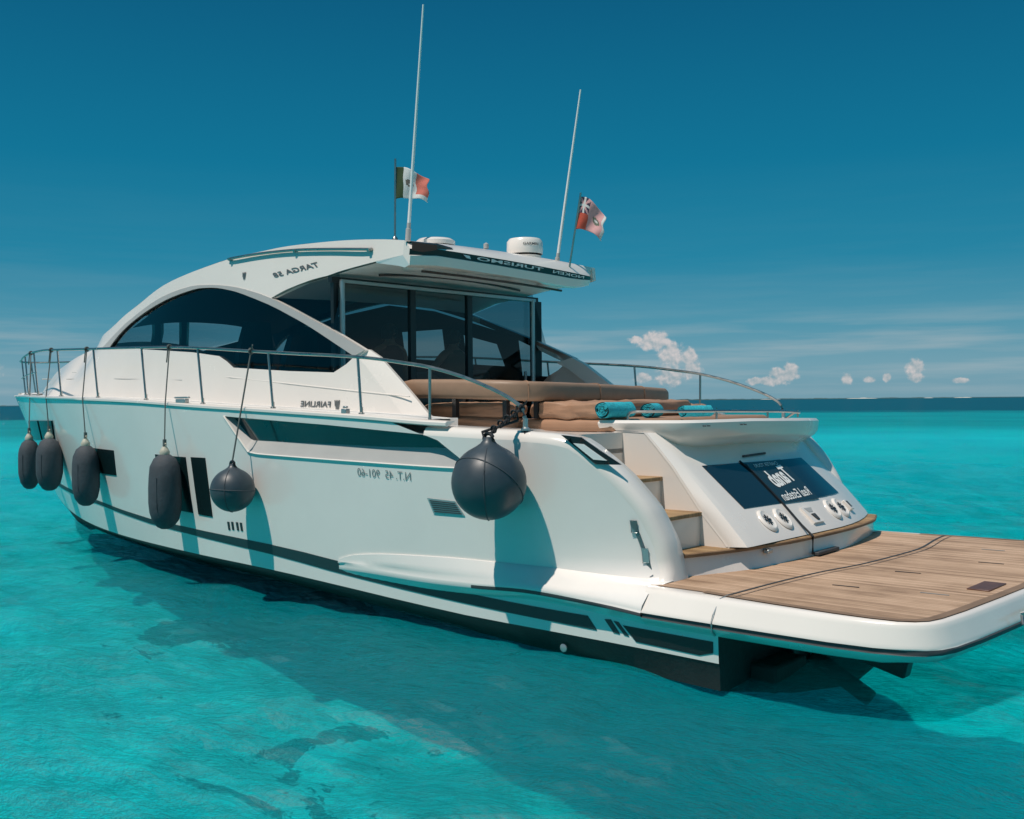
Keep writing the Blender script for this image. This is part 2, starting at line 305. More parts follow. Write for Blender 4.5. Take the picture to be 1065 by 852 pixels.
# ------------------------------------------------------------------ sea, sea bed, land
def sea_mat():
    m = bpy.data.materials.new('sea_water'); m.use_nodes = True; t = m.node_tree; t.nodes.clear(); k = t.links
    def n(ty, **kw):
        x = t.nodes.new(ty)
        for a_, b_ in kw.items(): setattr(x, a_, b_)
        return x
    o = n('ShaderNodeOutputMaterial'); tx = n('ShaderNodeTexCoord')
    def noise(scale, det=4, stretch=(1, 1, 1), rough=.55, rot=0):
        mp = n('ShaderNodeMapping'); mp.inputs['Scale'].default_value = stretch; mp.inputs['Rotation'].default_value = (0, 0, rot); k.new(tx.outputs['Object'], mp.inputs[0])
        q = n('ShaderNodeTexNoise'); q.inputs['Scale'].default_value = scale; q.inputs['Detail'].default_value = det; q.inputs['Roughness'].default_value = rough; k.new(mp.outputs[0], q.inputs[0]); return q
    a = noise(2.6, 6, (1, 2.1, 1), .66, R(35)); b = noise(.55, 4, (1, 2.2, 1), .5, R(20)); c = noise(.06, 4, (1, 1, 1))
    f_ = noise(8.0, 4, (1, 2.0, 1), .6, R(30)); s0 = n('ShaderNodeMath', operation='MULTIPLY_ADD'); k.new(f_.outputs[0], s0.inputs[0]); s0.inputs[1].default_value = .26; k.new(a.outputs[0], s0.inputs[2])
    s1 = n('ShaderNodeMath', operation='MULTIPLY_ADD'); k.new(b.outputs[0], s1.inputs[0]); s1.inputs[1].default_value = 1.6; k.new(s0.outputs[0], s1.inputs[2])
    bp = n('ShaderNodeBump'); bp.inputs['Strength'].default_value = 1.0; bp.inputs['Distance'].default_value = .30; k.new(s1.outputs[0], bp.inputs['Height'])
    # deep water beyond the shelf (about 170 m off), wandering edge
    ln = n('ShaderNodeVectorMath', operation='LENGTH'); k.new(tx.outputs['Object'], ln.inputs[0])
    e0 = n('ShaderNodeMath', operation='MULTIPLY_ADD'); k.new(c.outputs[0], e0.inputs[0]); e0.inputs[1].default_value = 60; k.new(ln.outputs['Value'], e0.inputs[2])
    dp = n('ShaderNodeMapRange'); dp.interpolation_type = 'SMOOTHSTEP'; k.new(e0.outputs[0], dp.inputs[0]); dp.inputs[1].default_value = 165; dp.inputs[2].default_value = 205
    big = noise(.09, 5, (1, 1, 1), .6)
    sh = n('ShaderNodeValToRGB'); k.new(big.outputs[0], sh.inputs[0]); sh.color_ramp.elements[0].position = .35; sh.color_ramp.elements[1].position = .65
    sh.color_ramp.elements[0].color = (.0, .245, .290, 1); sh.color_ramp.elements[1].color = (.0, .300, .330, 1)
    dc = n('ShaderNodeMix', data_type='RGBA'); k.new(dp.outputs[0], dc.inputs[0]); shn = n('ShaderNodeVectorMath', operation='SCALE'); k.new(sh.outputs[0], shn.inputs[0])
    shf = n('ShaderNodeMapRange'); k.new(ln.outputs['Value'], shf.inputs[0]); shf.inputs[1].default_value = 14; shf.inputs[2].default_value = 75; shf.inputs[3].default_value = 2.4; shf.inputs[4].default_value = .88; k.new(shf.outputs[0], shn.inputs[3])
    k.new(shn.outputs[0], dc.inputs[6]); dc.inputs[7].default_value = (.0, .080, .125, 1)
    df = n('ShaderNodeBsdfDiffuse'); k.new(dc.outputs[2], df.inputs[0])
    tr = n('ShaderNodeBsdfTransparent')
    ca = noise(1.5, 4, (1, 1.25, 1), .6, R(50)); cr_ = n('ShaderNodeValToRGB'); k.new(ca.outputs[0], cr_.inputs[0]); cr_.color_ramp.elements[0].position = .36; cr_.color_ramp.elements[1].position = .64
    cr_.color_ramp.elements[0].color = (.0, .86, .875, 1); cr_.color_ramp.elements[1].color = (.02, 1., .99, 1); k.new(cr_.outputs[0], tr.inputs[0])  # tint noise stands in for dappled caustic light on the bed
    # clear close by, milky with distance as the path through the water gets long
    ml = n('ShaderNodeMapRange'); k.new(ln.outputs['Value'], ml.inputs[0]); ml.inputs[1].default_value = 10; ml.inputs[2].default_value = 48; ml.inputs[3].default_value = .22; ml.inputs[4].default_value = 1
    rf = n('ShaderNodeBsdfRefraction'); rf.inputs['IOR'].default_value = 1.10; rf.inputs['Roughness'].default_value = .0; k.new(cr_.outputs[0], rf.inputs[0]); k.new(bp.outputs[0], rf.inputs['Normal'])
    tv = n('ShaderNodeMixShader'); tv.inputs[0].default_value = .33; k.new(tr.outputs[0], tv.inputs[1]); k.new(rf.outputs[0], tv.inputs[2])
    bd = n('ShaderNodeMixShader'); k.new(ml.outputs[0], bd.inputs[0]); k.new(tv.outputs[0], bd.inputs[1]); k.new(df.outputs[0], bd.inputs[2])
    gl = n('ShaderNodeBsdfGlossy'); gl.inputs['Roughness'].default_value = .11; k.new(bp.outputs[0], gl.inputs['Normal'])
    fr = n('ShaderNodeFresnel'); fr.inputs[0].default_value = 1.33; k.new(bp.outputs[0], fr.inputs['Normal'])
    fm = n('ShaderNodeMath', operation='MULTIPLY'); k.new(fr.outputs[0], fm.inputs[0]); fm.inputs[1].default_value = .36
    f2 = n('ShaderNodeMath', operation='MINIMUM'); k.new(fm.outputs[0], f2.inputs[0]); cpm = n('ShaderNodeMapRange'); k.new(ln.outputs['Value'], cpm.inputs[0]); cpm.inputs[1].default_value = 14; cpm.inputs[2].default_value = 70; cpm.inputs[3].default_value = .38; cpm.inputs[4].default_value = .15; k.new(cpm.outputs[0], f2.inputs[1])
    fin = n('ShaderNodeMixShader'); k.new(f2.outputs[0], fin.inputs[0]); k.new(bd.outputs[0], fin.inputs[1]); k.new(gl.outputs[0], fin.inputs[2]); k.new(fin.outputs[0], o.inputs[0])
    return m
def bed_mat():
    m = bpy.data.materials.new('sand_seagrass_hull_shade'); m.use_nodes = True; t = m.node_tree; b = t.nodes['Principled BSDF']; k = t.links
    tx = t.nodes.new('ShaderNodeTexCoord')
    def noise(scale, det, rough=.6, dist=0):
        q = t.nodes.new('ShaderNodeTexNoise'); q.inputs['Scale'].default_value = scale; q.inputs['Detail'].default_value = det; q.inputs['Roughness'].default_value = rough; q.inputs['Distortion'].default_value = dist; k.new(tx.outputs['Object'], q.inputs[0]); return q
    n1 = noise(.8, 8, .68, .6); r1 = t.nodes.new('ShaderNodeValToRGB'); k.new(n1.outputs[0], r1.inputs[0]); e = r1.color_ramp.elements
    e[0].position = .36; e[0].color = (.34, .44, .42, 1); e[1].position = .62; e[1].color = (.93, .98, .98, 1)
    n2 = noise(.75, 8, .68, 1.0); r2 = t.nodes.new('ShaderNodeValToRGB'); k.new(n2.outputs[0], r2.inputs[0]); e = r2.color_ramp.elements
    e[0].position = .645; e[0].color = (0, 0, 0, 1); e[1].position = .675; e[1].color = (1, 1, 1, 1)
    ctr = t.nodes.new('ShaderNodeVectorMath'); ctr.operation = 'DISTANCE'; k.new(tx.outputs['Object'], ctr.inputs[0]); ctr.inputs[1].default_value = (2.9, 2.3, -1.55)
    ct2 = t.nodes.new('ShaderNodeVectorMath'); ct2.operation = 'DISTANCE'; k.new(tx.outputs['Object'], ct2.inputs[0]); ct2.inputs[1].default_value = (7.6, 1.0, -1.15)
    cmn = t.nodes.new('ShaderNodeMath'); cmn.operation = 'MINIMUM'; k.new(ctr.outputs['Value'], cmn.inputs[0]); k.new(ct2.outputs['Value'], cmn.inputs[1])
    bed = t.nodes.new('ShaderNodeMapRange'); k.new(cmn.outputs[0], bed.inputs[0]); bed.inputs[1].default_value = .3; bed.inputs[2].default_value = 2.9; bed.inputs[3].default_value = .15; bed.inputs[4].default_value = 0  # seagrass thickened beside the hull; the extra dark paints in hull shade
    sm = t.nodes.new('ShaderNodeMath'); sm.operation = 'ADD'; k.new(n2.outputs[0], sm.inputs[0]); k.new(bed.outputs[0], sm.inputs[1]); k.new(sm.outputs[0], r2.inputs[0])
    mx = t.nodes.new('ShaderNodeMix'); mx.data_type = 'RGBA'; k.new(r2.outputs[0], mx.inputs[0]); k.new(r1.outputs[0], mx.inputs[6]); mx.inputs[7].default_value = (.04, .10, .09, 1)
    k.new(mx.outputs[2], b.inputs['Base Color']); b.inputs['Roughness'].default_value = .95; b.inputs['Specular IOR Level'].default_value = .1
    return m
def wave_z(x, y, r):
    a = max(0., min(1., (90-r)/70))
    if a <= 0: return 0.
    z = .020*math.sin(1.15*x+1.9*y+.4)+.018*math.sin(2.3*x-1.1*y+1.7)+.014*math.sin(-1.4*x+3.6*y+2.2)+.022*math.sin(.35*x+.62*y)
    return a*(z+.050*noise.noise((x*1.1, y*1.9, .3))+.030*noise.noise((x*2.6, y*4.2, 5.)))
def sea_sheet(name, z, wav, rmax, na, radii, m):
    mb = MB(); c = (CAM[0], CAM[1]); rows = []
    for r in radii: rows.append([(c[0]+r*math.cos(2*math.pi*j/na), c[1]+r*math.sin(2*math.pi*j/na), z+(wave_z(c[0]+r*math.cos(2*math.pi*j/na), c[1]+r*math.sin(2*math.pi*j/na), r) if wav else 0)) for j in range(na)])
    mb.grid(rows, close=True); mb.poly(rows[0])
    o = mb.build(name, m, merge=False, ang=180); tag(o, kind='structure'); return o
rr = [1.5]
while rr[-1] < 110: rr.append(rr[-1]*1.0165+.012)
while rr[-1] < 24000: rr.append(rr[-1]*1.6)
sea_sheet('sea', 0, True, 0, 560, rr, sea_mat())
def bed_z(x, y): return -(1.75-1.22*max(0., min(1., (x-1.)/8.)))+.20*noise.noise((x*.33+9, y*.33, 1.))+.20*noise.noise((x*.9, y*.9+4, 2.))+.12*noise.noise((x*2.4, y*2.4, 7.))
mb = MB(); rb = [.5]
while rb[-1] < 60: rb.append(rb[-1]*1.03+.03)
rb += [90, 160, 400]
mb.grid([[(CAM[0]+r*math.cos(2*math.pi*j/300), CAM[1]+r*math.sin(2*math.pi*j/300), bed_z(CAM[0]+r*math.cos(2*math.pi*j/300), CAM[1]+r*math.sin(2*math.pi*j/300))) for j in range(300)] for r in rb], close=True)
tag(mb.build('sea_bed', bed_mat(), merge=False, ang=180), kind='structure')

# low land and surf on the far side of the lagoon
land = mat('far_scrub', (.05, .085, .08), .9, var=.4, vscale=.01)
surf = mat('far_sand', (.55, .52, .46), .9)
def ridge(name, a0, a1, dist, hmax, m, seed, lift=0):
    mb = MB(); A = []; B = []; T = []; n = int((a1-a0)*9)
    for i in range(n+1):
        a = R(a0+(a1-a0)*i/n); q = math.sin(math.pi*i/n)**.35; h = lift+hmax*q*(.35+.65*abs(noise.noise((i*.23, seed, 0)))+.35*abs(noise.noise((i*.9, seed, 3))))
        u = Vector((math.cos(a), math.sin(a), 0)); A.append(u*dist+Vector((0, 0, -1))); T.append(u*(dist+25)+Vector((0, 0, h))); B.append(u*(dist+90)+Vector((0, 0, -1)))
    mb.grid([A, T, B]); return tag(mb.build(name, m, ang=180), kind='structure')
ridge('terrain', -76, -44, 3400, 4.2, land, 1.3)
ridge('terrain', -27, -12, 3600, 3.6, land, 8.1)
for i, (a, wd, h) in enumerate([(-67.5, 1.6, 3.8), (-72, .9, 3.2), (-62.6, 1.1, 3.2), (-57, .7, 2.8), (-70.2, .5, 3.)]): ridge('beach', a, a+wd, 3300, h, surf, 4+i)

# ------------------------------------------------------------------ the yacht: surfaces
def pchip(X,Y):
    n=len(X); h=[X[i+1]-X[i] for i in range(n-1)]; d=[(Y[i+1]-Y[i])/h[i] for i in range(n-1)]
    m=[0.]*n; m[0]=d[0]; m[-1]=d[-1]
    for i in range(1,n-1):
        if d[i-1]*d[i]>0:
            w1=2*h[i]+h[i-1]; w2=h[i]+2*h[i-1]; m[i]=(w1+w2)/(w1/d[i-1]+w2/d[i])
    def f(x):
        if x<=X[0]: return Y[0]+m[0]*(x-X[0])
        if x>=X[-1]: return Y[-1]+m[-1]*(x-X[-1])
        i=0
        while x>X[i+1]: i+=1
        t=(x-X[i])/h[i]; t2=t*t;t3=t2*t
        return (2*t3-3*t2+1)*Y[i]+(t3-2*t2+t)*h[i]*m[i]+(-2*t3+3*t2)*Y[i+1]+(t3-t2)*h[i]*m[i+1]
    return f
sheer=pchip([0,1.8,2.82,3.65,4.84,6.65,8.2,10,11.6,13,17.07],[1.82,1.84,1.865,1.91,1.96,2.03,2.095,2.14,2.17,2.195,2.23])
Yd=pchip([0,2,4,6,8,9,10,11,12,13,14,15,16,16.6,17.07],[2.3,2.35,2.38,2.38,2.35,2.31,2.23,2.09,1.87,1.58,1.22,.84,.44,.19,0])
Yw=pchip([0,1.3,2.5,3.96,5.92,7,8.79,10.2,12.2,14.5],[2.225,2.12,1.98,1.78,1.50,1.38,1.18,.96,.60,.02])
Y0=pchip([0,2,4,6,8,9,10,11,12,13,14,14.6],[2.235,2.25,2.25,2.20,2.07,1.95,1.78,1.52,1.18,.77,.29,0])
def stem(z):
    t=max(0,min(1,z/2.22)); return 14.6+2.47*t**.9
def hull_yb(x,z):
    t=max(0.,min(1.,z/sheer(x))); xs=stem(z)
    if x>=xs: return 0.
    return max(0.,(1-t)*Y0(x*14.6/xs)+t*Yd(x*17.07/xs))
def hull_y(x,z):
    y=hull_yb(x,z)
    if x<2.2 and z>.5:
        k=min(1.,(z-.5)/.22); k=k*k*(3-2*k); y-=.30*((2.2-x)/1.4)**2*k
    return max(0.,y)
Wc=pchip([3,6,8,9,10,11,12,13,14,14.6,15],[1.87,1.87,1.80,1.74,1.70,1.74,1.83,1.50,1.02,.76,.42])
Kc=pchip([3,8.5,10,11,12,13,14,15],[.16,.16,.24,.42,.85,.72,.55,.5])
def cab_y(x,z):
    return max(.02,Wc(x)-Kc(x)*(z-1.9))

T = dict(
    rec_out=[(6.043, 1.942), (5.682, 1.614), (5.564, 1.556), (5.116, 1.538), (3.587, 1.514), (2.511, 1.504), (2.372, 1.534), (2.729, 1.741), (2.906, 1.789), (4.255, 1.863)],
    rec_in=[(5.99, 1.921), (5.707, 1.696), (5.655, 1.682), (5.099, 1.677), (3.573, 1.663), (2.639, 1.672), (2.58, 1.677), (2.727, 1.767), (2.905, 1.798), (4.284, 1.872)],
    rec_seam=[(3.347, 1.654), (3.189, 1.541)],
    louver=[(2.891, 1.224), (2.544, 1.214), (2.44, 1.094), (2.819, 1.091)],
    w1=[(13.323, 1.831), (11.992, 1.848), (12.106, 1.551), (14.354, 1.482)],
    w2=[(11.846, 1.849), (10.983, 1.859), (11.096, 1.578), (11.924, 1.556)],
    w3=[(9.722, 1.514), (8.777, 1.496), (8.809, 1.172), (9.645, 1.179)],
    w4=[(7.646, 1.48), (7.288, 1.474), (7.27, 0.838), (7.629, 0.836)],
    w5=[(7.221, 1.47), (6.927, 1.468), (6.889, 0.823), (7.179, 0.832)],
    w6=[(6.81, 1.472), (6.499, 1.473), (6.459, 0.807), (6.765, 0.816)],
    slits=[(6.139, 0.731), (6.059, 0.737), (5.962, 0.739), (5.885, 0.74)],
    stripe_t=[(12.241, 0.905), (11.629, 0.898), (9.607, 0.789), (7.992, 0.672), (5.374, 0.595), (4.391, 0.542), (3.269, 0.467), (2.306, 0.415), (1.657, 0.398), (1.154, 0.393)],
    stripe_b=[(12.016, 0.852), (9.636, 0.741), (8.011, 0.612), (5.389, 0.492), (4.403, 0.425), (3.279, 0.359), (2.313, 0.32), (1.663, 0.303), (1.069, 0.291)],
    slash1=[(0.991, 0.388), (0.933, 0.393), (0.85, 0.291), (0.909, 0.295)],
    slash2=[(0.905, 0.385), (0.862, 0.383), (0.766, 0.285), (0.809, 0.29)],
    exh=[(0.821, 0.363), (0.041, 0.35), (0.043, 0.268), (0.154, 0.236), (0.702, 0.253)],
    af=[(11.025, 0.454), (9.479, 0.379), (7.027, 0.322), (5.411, 0.346), (4.415, 0.316), (3.288, 0.25), (2.32, 0.213), (1.315, 0.225), (0.548, 0.208), (0.122, 0.197)],
    wedge_t=[(3.958, 0.62), (3.823, 0.641), (3.046, 0.705), (2.248, 0.733), (1.747, 0.739), (1.178, 0.707), (0.723, 0.667)],
    wedge_b=[(3.964, 0.553), (3.46, 0.545), (2.944, 0.537), (2.292, 0.547), (1.625, 0.581), (0.905, 0.545), (0.553, 0.532)],
    wing=[(1.786, 1.83), (1.562, 1.816), (1.339, 1.771), (1.185, 1.663), (1.074, 1.571), (0.981, 1.483), (0.877, 1.359), (0.786, 1.238), (0.743, 1.155), (0.698, 1.057), (0.659, 0.958), (0.635, 0.844), (0.601, 0.669)],
    lamp=[(1.413, 1.803), (1.258, 1.786), (0.952, 1.572), (1.151, 1.576)],
    lampin=[(1.319, 1.74), (1.234, 1.733), (1.058, 1.605), (1.162, 1.612)],
    win=[(10.47, 2.902), (10.223, 3.064), (9.881, 3.209), (9.438, 3.327), (8.971, 3.417), (8.551, 3.481), (8.003, 3.533), (7.729, 3.531), (7.416, 3.505), (7.086, 3.449), (6.78, 3.378), (6.197, 3.21), (5.811, 3.074), (5.404, 2.921), (4.976, 2.738), (4.563, 2.559), (4.688, 2.478), (4.881, 2.397), (5.681, 2.433), (6.793, 2.502), (6.963, 2.582), (7.157, 2.652), (7.83, 2.725), (8.913, 2.8)],
    trim=[(10.79, 2.91), (10.034, 3.232), (9.209, 3.445), (8.623, 3.538), (8.082, 3.581), (7.738, 3.568), (7.355, 3.534), (6.939, 3.472), (6.563, 3.389), (6.166, 3.28), (5.375, 2.994), (4.886, 2.811), (4.403, 2.613)],
    roof_o=[(11.803, 2.964), (10.727, 3.192), (10.183, 3.353), (9.531, 3.522), (8.902, 3.665), (8.108, 3.77), (7.184, 3.849), (6.548, 3.863), (5.972, 3.869), (5.266, 3.841), (4.769, 3.807), (4.299, 3.759), (3.983, 3.714)],
    aft_e=[(6.186, 3.287), (5.924, 3.361), (5.461, 3.437), (5.193, 3.457), (5.017, 3.483), (4.748, 3.51), (4.337, 3.542), (3.987, 3.562)],
    butt=[(4.405, 2.623), (4.226, 2.542), (4.06, 2.43), (3.907, 2.32), (3.639, 2.127), (3.505, 2.033), (3.376, 1.932)],
    butt_in=[(4.513, 2.542), (4.377, 2.458), (4.119, 2.257), (3.87, 2.063), (3.648, 1.904)],
    qwin=[(6.11, 3.281), (5.458, 3.421), (5.014, 3.467), (4.878, 2.821), (5.376, 2.999)],
    seam=[(12.014, 2.591), (6.83, 2.389), (5.653, 2.294), (4.452, 2.194), (3.657, 2.132)],
    grab=[(7.159, 3.84), (6.541, 3.834), (5.814, 3.803), (5.164, 3.745), (4.512, 3.675)],
    rail=[(37.427, -8.329, 3.784), (30.086, -5.362, 3.635), (21.32, -1.818, 3.281), (13.144, 1.432, 2.932), (11.605, 1.866, 2.89), (10.829, 2.019, 2.863), (9.596, 2.168, 2.82), (8.462, 2.235, 2.787), (7.333, 2.265, 2.748), (6.529, 2.277, 2.702), (5.799, 2.28, 2.648), (4.833, 2.28, 2.579), (4.365, 2.28, 2.549), (3.895, 2.28, 2.513), (3.564, 2.278, 2.479), (3.249, 2.274, 2.437), (2.912, 2.268, 2.388), (2.511, 2.26, 2.294), (2.137, 2.253, 2.172), (1.93, 2.249, 2.081), (1.826, 2.247, 2.001), (1.797, 2.246, 1.866)],
    stan_b=[(10.642, 2.048, 2.211), (9.266, 2.194, 2.18), (7.927, 2.252, 2.145), (6.622, 2.276, 2.102), (5.273, 2.28, 2.033), (3.847, 2.28, 1.975), (2.919, 2.268, 1.915)],
    stan_t=[(10.801, 2.023, 2.862), (9.403, 2.184, 2.811), (8.032, 2.249, 2.769), (6.722, 2.275, 2.711), (5.348, 2.28, 2.615), (3.895, 2.28, 2.513), (2.912, 2.268, 2.388)],
    mglass=[(1.016, 0.751, 1.495), (0.974, -0.979, 1.452), (0.643, -1.077, 1.116), (0.669, 0.7, 1.142)],
)
def hp(x, z, d=0.):            # point on the near topside, d metres proud of it
    y = hull_y(x, z); e = .02; ny = 1.; nx = -(hull_y(x+e, z)-hull_y(x-e, z))/(2*e); nz = -(hull_y(x, z+e)-hull_y(x, z-e))/(2*e); l = math.sqrt(1+nx*nx+nz*nz)
    return (x+nx*d/l, y+ny*d/l, z+nz*d/l) if d else (x, y, z)
def cp(x, z, d=0.):            # same on the deckhouse side
    return (x, cab_y(x, z)+d, z)
YROOT = empty('motor_yacht')
tag(YROOT, 'white motor yacht with tinted arch windows, teak bathing platform and dark fenders along its side', 'yacht')
def part(name, mb, m, parent=YROOT, **k): return mb.build(name, m, parent, **k)

# hull: topsides both hands, underbody, transom
wing = T['wing']
wr = .085
def inset(pts, d):             # shift an open (x, z) outline inwards (forward and down)
    o = []
    for i, p in enumerate(pts):
        a, b = pts[max(i-1, 0)], pts[min(i+1, len(pts)-1)]; tx_, tz_ = b[0]-a[0], b[1]-a[1]; l = math.hypot(tx_, tz_)
        o.append((p[0]-tz_/l*d, p[1]+tx_/l*d))
    return o
top_run = [(x, sheer(x)) for x in (2.9, 2.5, 2.1, 1.85)]
edge_line = smoothpoly(top_run+wing, 2)                       # crest of the side coaming and quarter wing, going aft
edge_in = inset(edge_line, wr)
zc = pchip([0, .55, 1.3, 2.3, 3.3, 4.4, 5.4, 7, 9.4, 10.8, 12.2, 13.4, 14.6, 15.55], [.198, .208, .216, .220, .25, .295, .325, .345, .39, .455, .55, .66, .79, .88])   # chine
xs_top = [17.06-.35*i for i in range(1, 41)]
outline = [(0, zc(0)), (0, .52), (.52, .54)]+edge_in[::-1]+[(x, sheer(x)) for x in (3.3, 3.8, 4.4, 5, 6, 7, 8, 9, 10, 11, 12, 13, 14, 15, 15.6, 16.2, 16.7)]+[(stem(z)-.002, z) for z in (2.23, 2.0, 1.7, 1.4, 1.15, .92)]+[(15.5-.5*i, zc(15.5-.5*i)) for i in range(31)]
rec = T['rec_out']
def topside(edge):
    mb = MB(); ol = [(0, zc(0)), (0, .52), (.52, .54)]+edge[::-1]+outline[3+len(edge_in):]
    patch(mb, ol, hp, holes=[rec], st=.16, flip=True)
    return mb
shift = lambda pts: [(x+.26*max(0., min(1., (1.95-x)/.5)), z) for x, z in pts]
edge_far = shift(edge_line); edge_far_in = inset(edge_far, wr)
hb = topside(edge_in); hb.add(topside(edge_far_in).mirror())
rows = []
for i in range(64):
    x = 15.5*i/63; c_ = zc(x); y = hull_y(x, c_)
    if x < 14: k_ = -.42*min(1, (14.3-x)/5+.02)**.7; wl = min(Yw(x), y-.02); h_ = [(y, c_), (y-.012, c_-.02), (wl, 0.), (wl*.5, k_*.6), (0, k_)]
    else: k_ = max(-.15, ((x-14.6)/2.47)**1.11*2.22 if x > 14.6 else -.15+.25*(x-14)); h_ = [(y, c_), (y*.93, c_-.02), (y*.55, c_*.62+k_*.38), (y*.25, c_*.3+k_*.7), (0, k_)]
    rows.append([(x, a, b) for a, b in h_]+[(x, -a, b) for a, b in h_[-2::-1]])
hb.grid(rows, 1)
tr0 = [(0, hull_y(0, z), z) for z in (.52, .4, .3, zc(0))]; tr1 = rows[0][:5]
hb.grid([tr0, [(p[0], -p[1], p[2]) for p in tr0]], 1); hb.grid([tr1, [(p[0], -p[1], p[2]) for p in tr1]], 1)
HULL = part('hull', hb, [M['hull'], M['anti']], ang=50)
# long glazed recess in each topside
def recess(side):
    mb = MB(); mg = MB(); out, inn = T['rec_out'], T['rec_in']; D = -.10
    A = [hp(*p) for p in out]; B = [(hp(*p)[0], hp(*p)[1]+D, p[1]) for p in inn]
    mb.grid([A+A[:1], B+B[:1]], 0)
    patch(mg, inn, lambda a, b, d: (a, hull_y(a, b)+D+.001, b), st=.25, flip=True)
    s = T['rec_seam']; k = [(s[0][0], hull_y(*s[0])-.09, s[0][1]), (s[1][0], hull_y(*s[1])+.002, s[1][1])]
    ms = MB(); ms.tube(k, .008, 6)
    ml = MB(); ml.tube([hp(*p, .004) for p in smoothpoly(out[0:7], 4)], .012, 6)
    return [x if side > 0 else x.mirror() for x in (mb, mg, ml)]
for s in (1, -1):
    a, b, c = recess(s); part('window_recess', a, M['pale'], HULL); part('hull_window', b, M['recg'], HULL); part('recess_moulding', c, M['gel'], HULL)
# boot stripe, slashes, ports, vents
def decal(name, m, outl, d0=.0, d1=.005, st=.12, far=True, **k):
    mb = MB(); slab(mb, outl, lambda a, b, d: hp(a, b, d), d0-.012, d1, st)
    o = part(name, mb, m, HULL, **k)
    if far: part(name, mb.mirror(), m, HULL, **k)
    return o
st_t, st_b = T['stripe_t'][2:], T['stripe_b'][1:]
st_t = [(14.4, .99), (13.2, .95)]+T['stripe_t'][1:]; st_b = [(14.3, .95), (13.2, .905)]+T['stripe_b'][0:]
decal('boot_stripe', M['stripe'], smoothpoly(st_t, 2)+smoothpoly(st_b, 2)[::-1])
def quad(q, k=.12): return q
decal('stripe_slash', M['stripe'], T['slash1']); decal('stripe_slash', M['stripe'], T['slash2'])
decal('exhaust_recess', M['blk'], T['exh'])
for nm in ('w1', 'w2', 'w3', 'w4', 'w5', 'w6'):
    q = T[nm]
    pass
    decal('porthole', M['hw'], q, d1=.022 if nm in ('w1', 'w2') else .007, st=.08)
for x, z in T['slits']: decal('drain_slit', M['blk'], [(x-.022, z+.045), (x+.022, z+.045), (x+.010, z-.045), (x-.03, z-.045)], st=.05, far=False)
q = T['louver']; decal('engine_vent', M['silver'], q, d1=.008)
def lerp(a, b, t): return tuple(u+(v-u)*t for u, v in zip(a, b))
for k in range(6):
    t0 = .12+.14*k; a, b = lerp(q[0], q[3], t0), lerp(q[1], q[2], t0); a2, b2 = lerp(q[0], q[3], t0+.075), lerp(q[1], q[2], t0+.075)
    decal('vent_louvre', M['grey'], [lerp(a, b, .07), lerp(a, b, .95), lerp(a2, b2, .95), lerp(a2, b2, .07)], d1=.014, far=False)
def hull_text(s, c, wd, ht, m, slope=0., shear=0., bold=0.):
    mb = MB(); lettering(mb, s, lambda u, v: hp(c[0]+u, c[1]+v+slope*u, .006), wd, ht, shear, bold); part('lettering', mb, m, HULL, smooth=False, merge=False)
hull_text('N.T. 45  901-60', (3.46, 1.415), .74, .075, M['reg'], slope=.02, bold=-.004)
# gunwale rubbing strake and side decks
mb = MB(); rows = []
for i in range(74):
    x = 2.62+(17.06-2.62)*(i/73)**.95; s = sheer(x); f = min(1, (x-2.62)/.5); e = Yd(x); o = .012*f+.003
    rows.append([(x, max(0, e-.12), s+.050), (x, e+o-.02, s+.050), (x, e+o, s+.035), (x, e+o, s+.012), (x, e+o-.012, s+.002), (x, e-.02, s+.002)])
mb.grid(rows, 0, flip=True)
mb.grid([[(17.06, y, z) for _, y, z in rows[-1]], [(17.13, 0, z) for _, y, z in rows[-1]]], 0, flip=True); mb.poly(rows[0], 0)
part('rub_rail', mb.both(), M['gel'], HULL, ang=50)
mb = MB()
for sgn in (1,):
    rows = []
    for i in range(60):
        x = 3.0+(14.6-3.0)*i/59; s = sheer(x)+.046; yi = (cab_y(x, s) if x < 14.25 else .05)-.03
        rows.append([(x, Yd(x)-.1, s), (x, max(.0, min(yi, Yd(x)-.15)), s+.004)])
    mb.grid(rows, 0, flip=True)
mb.both()
rows = [[(x, y*(Yd(x)-.1), sheer(x)+.046+.05*(1-y*y)) for y in (-1, -.6, -.2, .2, .6, 1)] for x in [14.2+.18*i for i in range(16)]]
mb.grid(rows, 0, flip=False)
part('side_deck', mb, M['deck'], ang=60)

# spray ledge running into the bathing platform
wt, wb = T['wedge_t'], T['wedge_b']
zt = pchip([.5, 1.057, 1.73, 2.281, 3.128, 3.997, 4.19], [.672, .70, .728, .722, .688, .608, .55]); zb = pchip([.5, .95, 1.63, 2.35, 3.06, 3.63, 4.2], [.510, .545, .572, .535, .512, .51, .50])
mb = MB(); rows = []
for i in range(30):
    x = 4.2-(4.2-.60)*i/29; p = .095*min(1, (4.2-x)/2.6)**.9+.004; a, b = zt(x), zb(x); h = hull_y(x, a)
    base = hull_yb(x, b)
    o_ = base+p; q_ = max(0., min(1., (1.3-x)/.7)); o_ += (2.337-o_)*q_; h0 = h+.012
    rows.append([(x, h-.02, a+.004), (x, h0, a), (x, max(h0, h0+(o_-h0)*.5), a-(a-b)*(.42-.32*q_)), (x, max(h0+.002, h0+(o_-h0)*.78), a-(a-b)*(.72-.36*q_)), (x, max(h0+.004, o_-.012), b+.03), (x, o_, b), (x, o_+.001, b-.014), (x, o_+.010*q_, b-.020), (x, o_+.010*q_, b-.044), (x, o_-.004, b-.050), (x, hull_y(x, b-.12)-.01, b-.13)])
mb.grid(rows, 0, flip=False, mf=lambda i, j: 1 if j in (7, 8) and i > 14 else 0); mb.poly(rows[0])
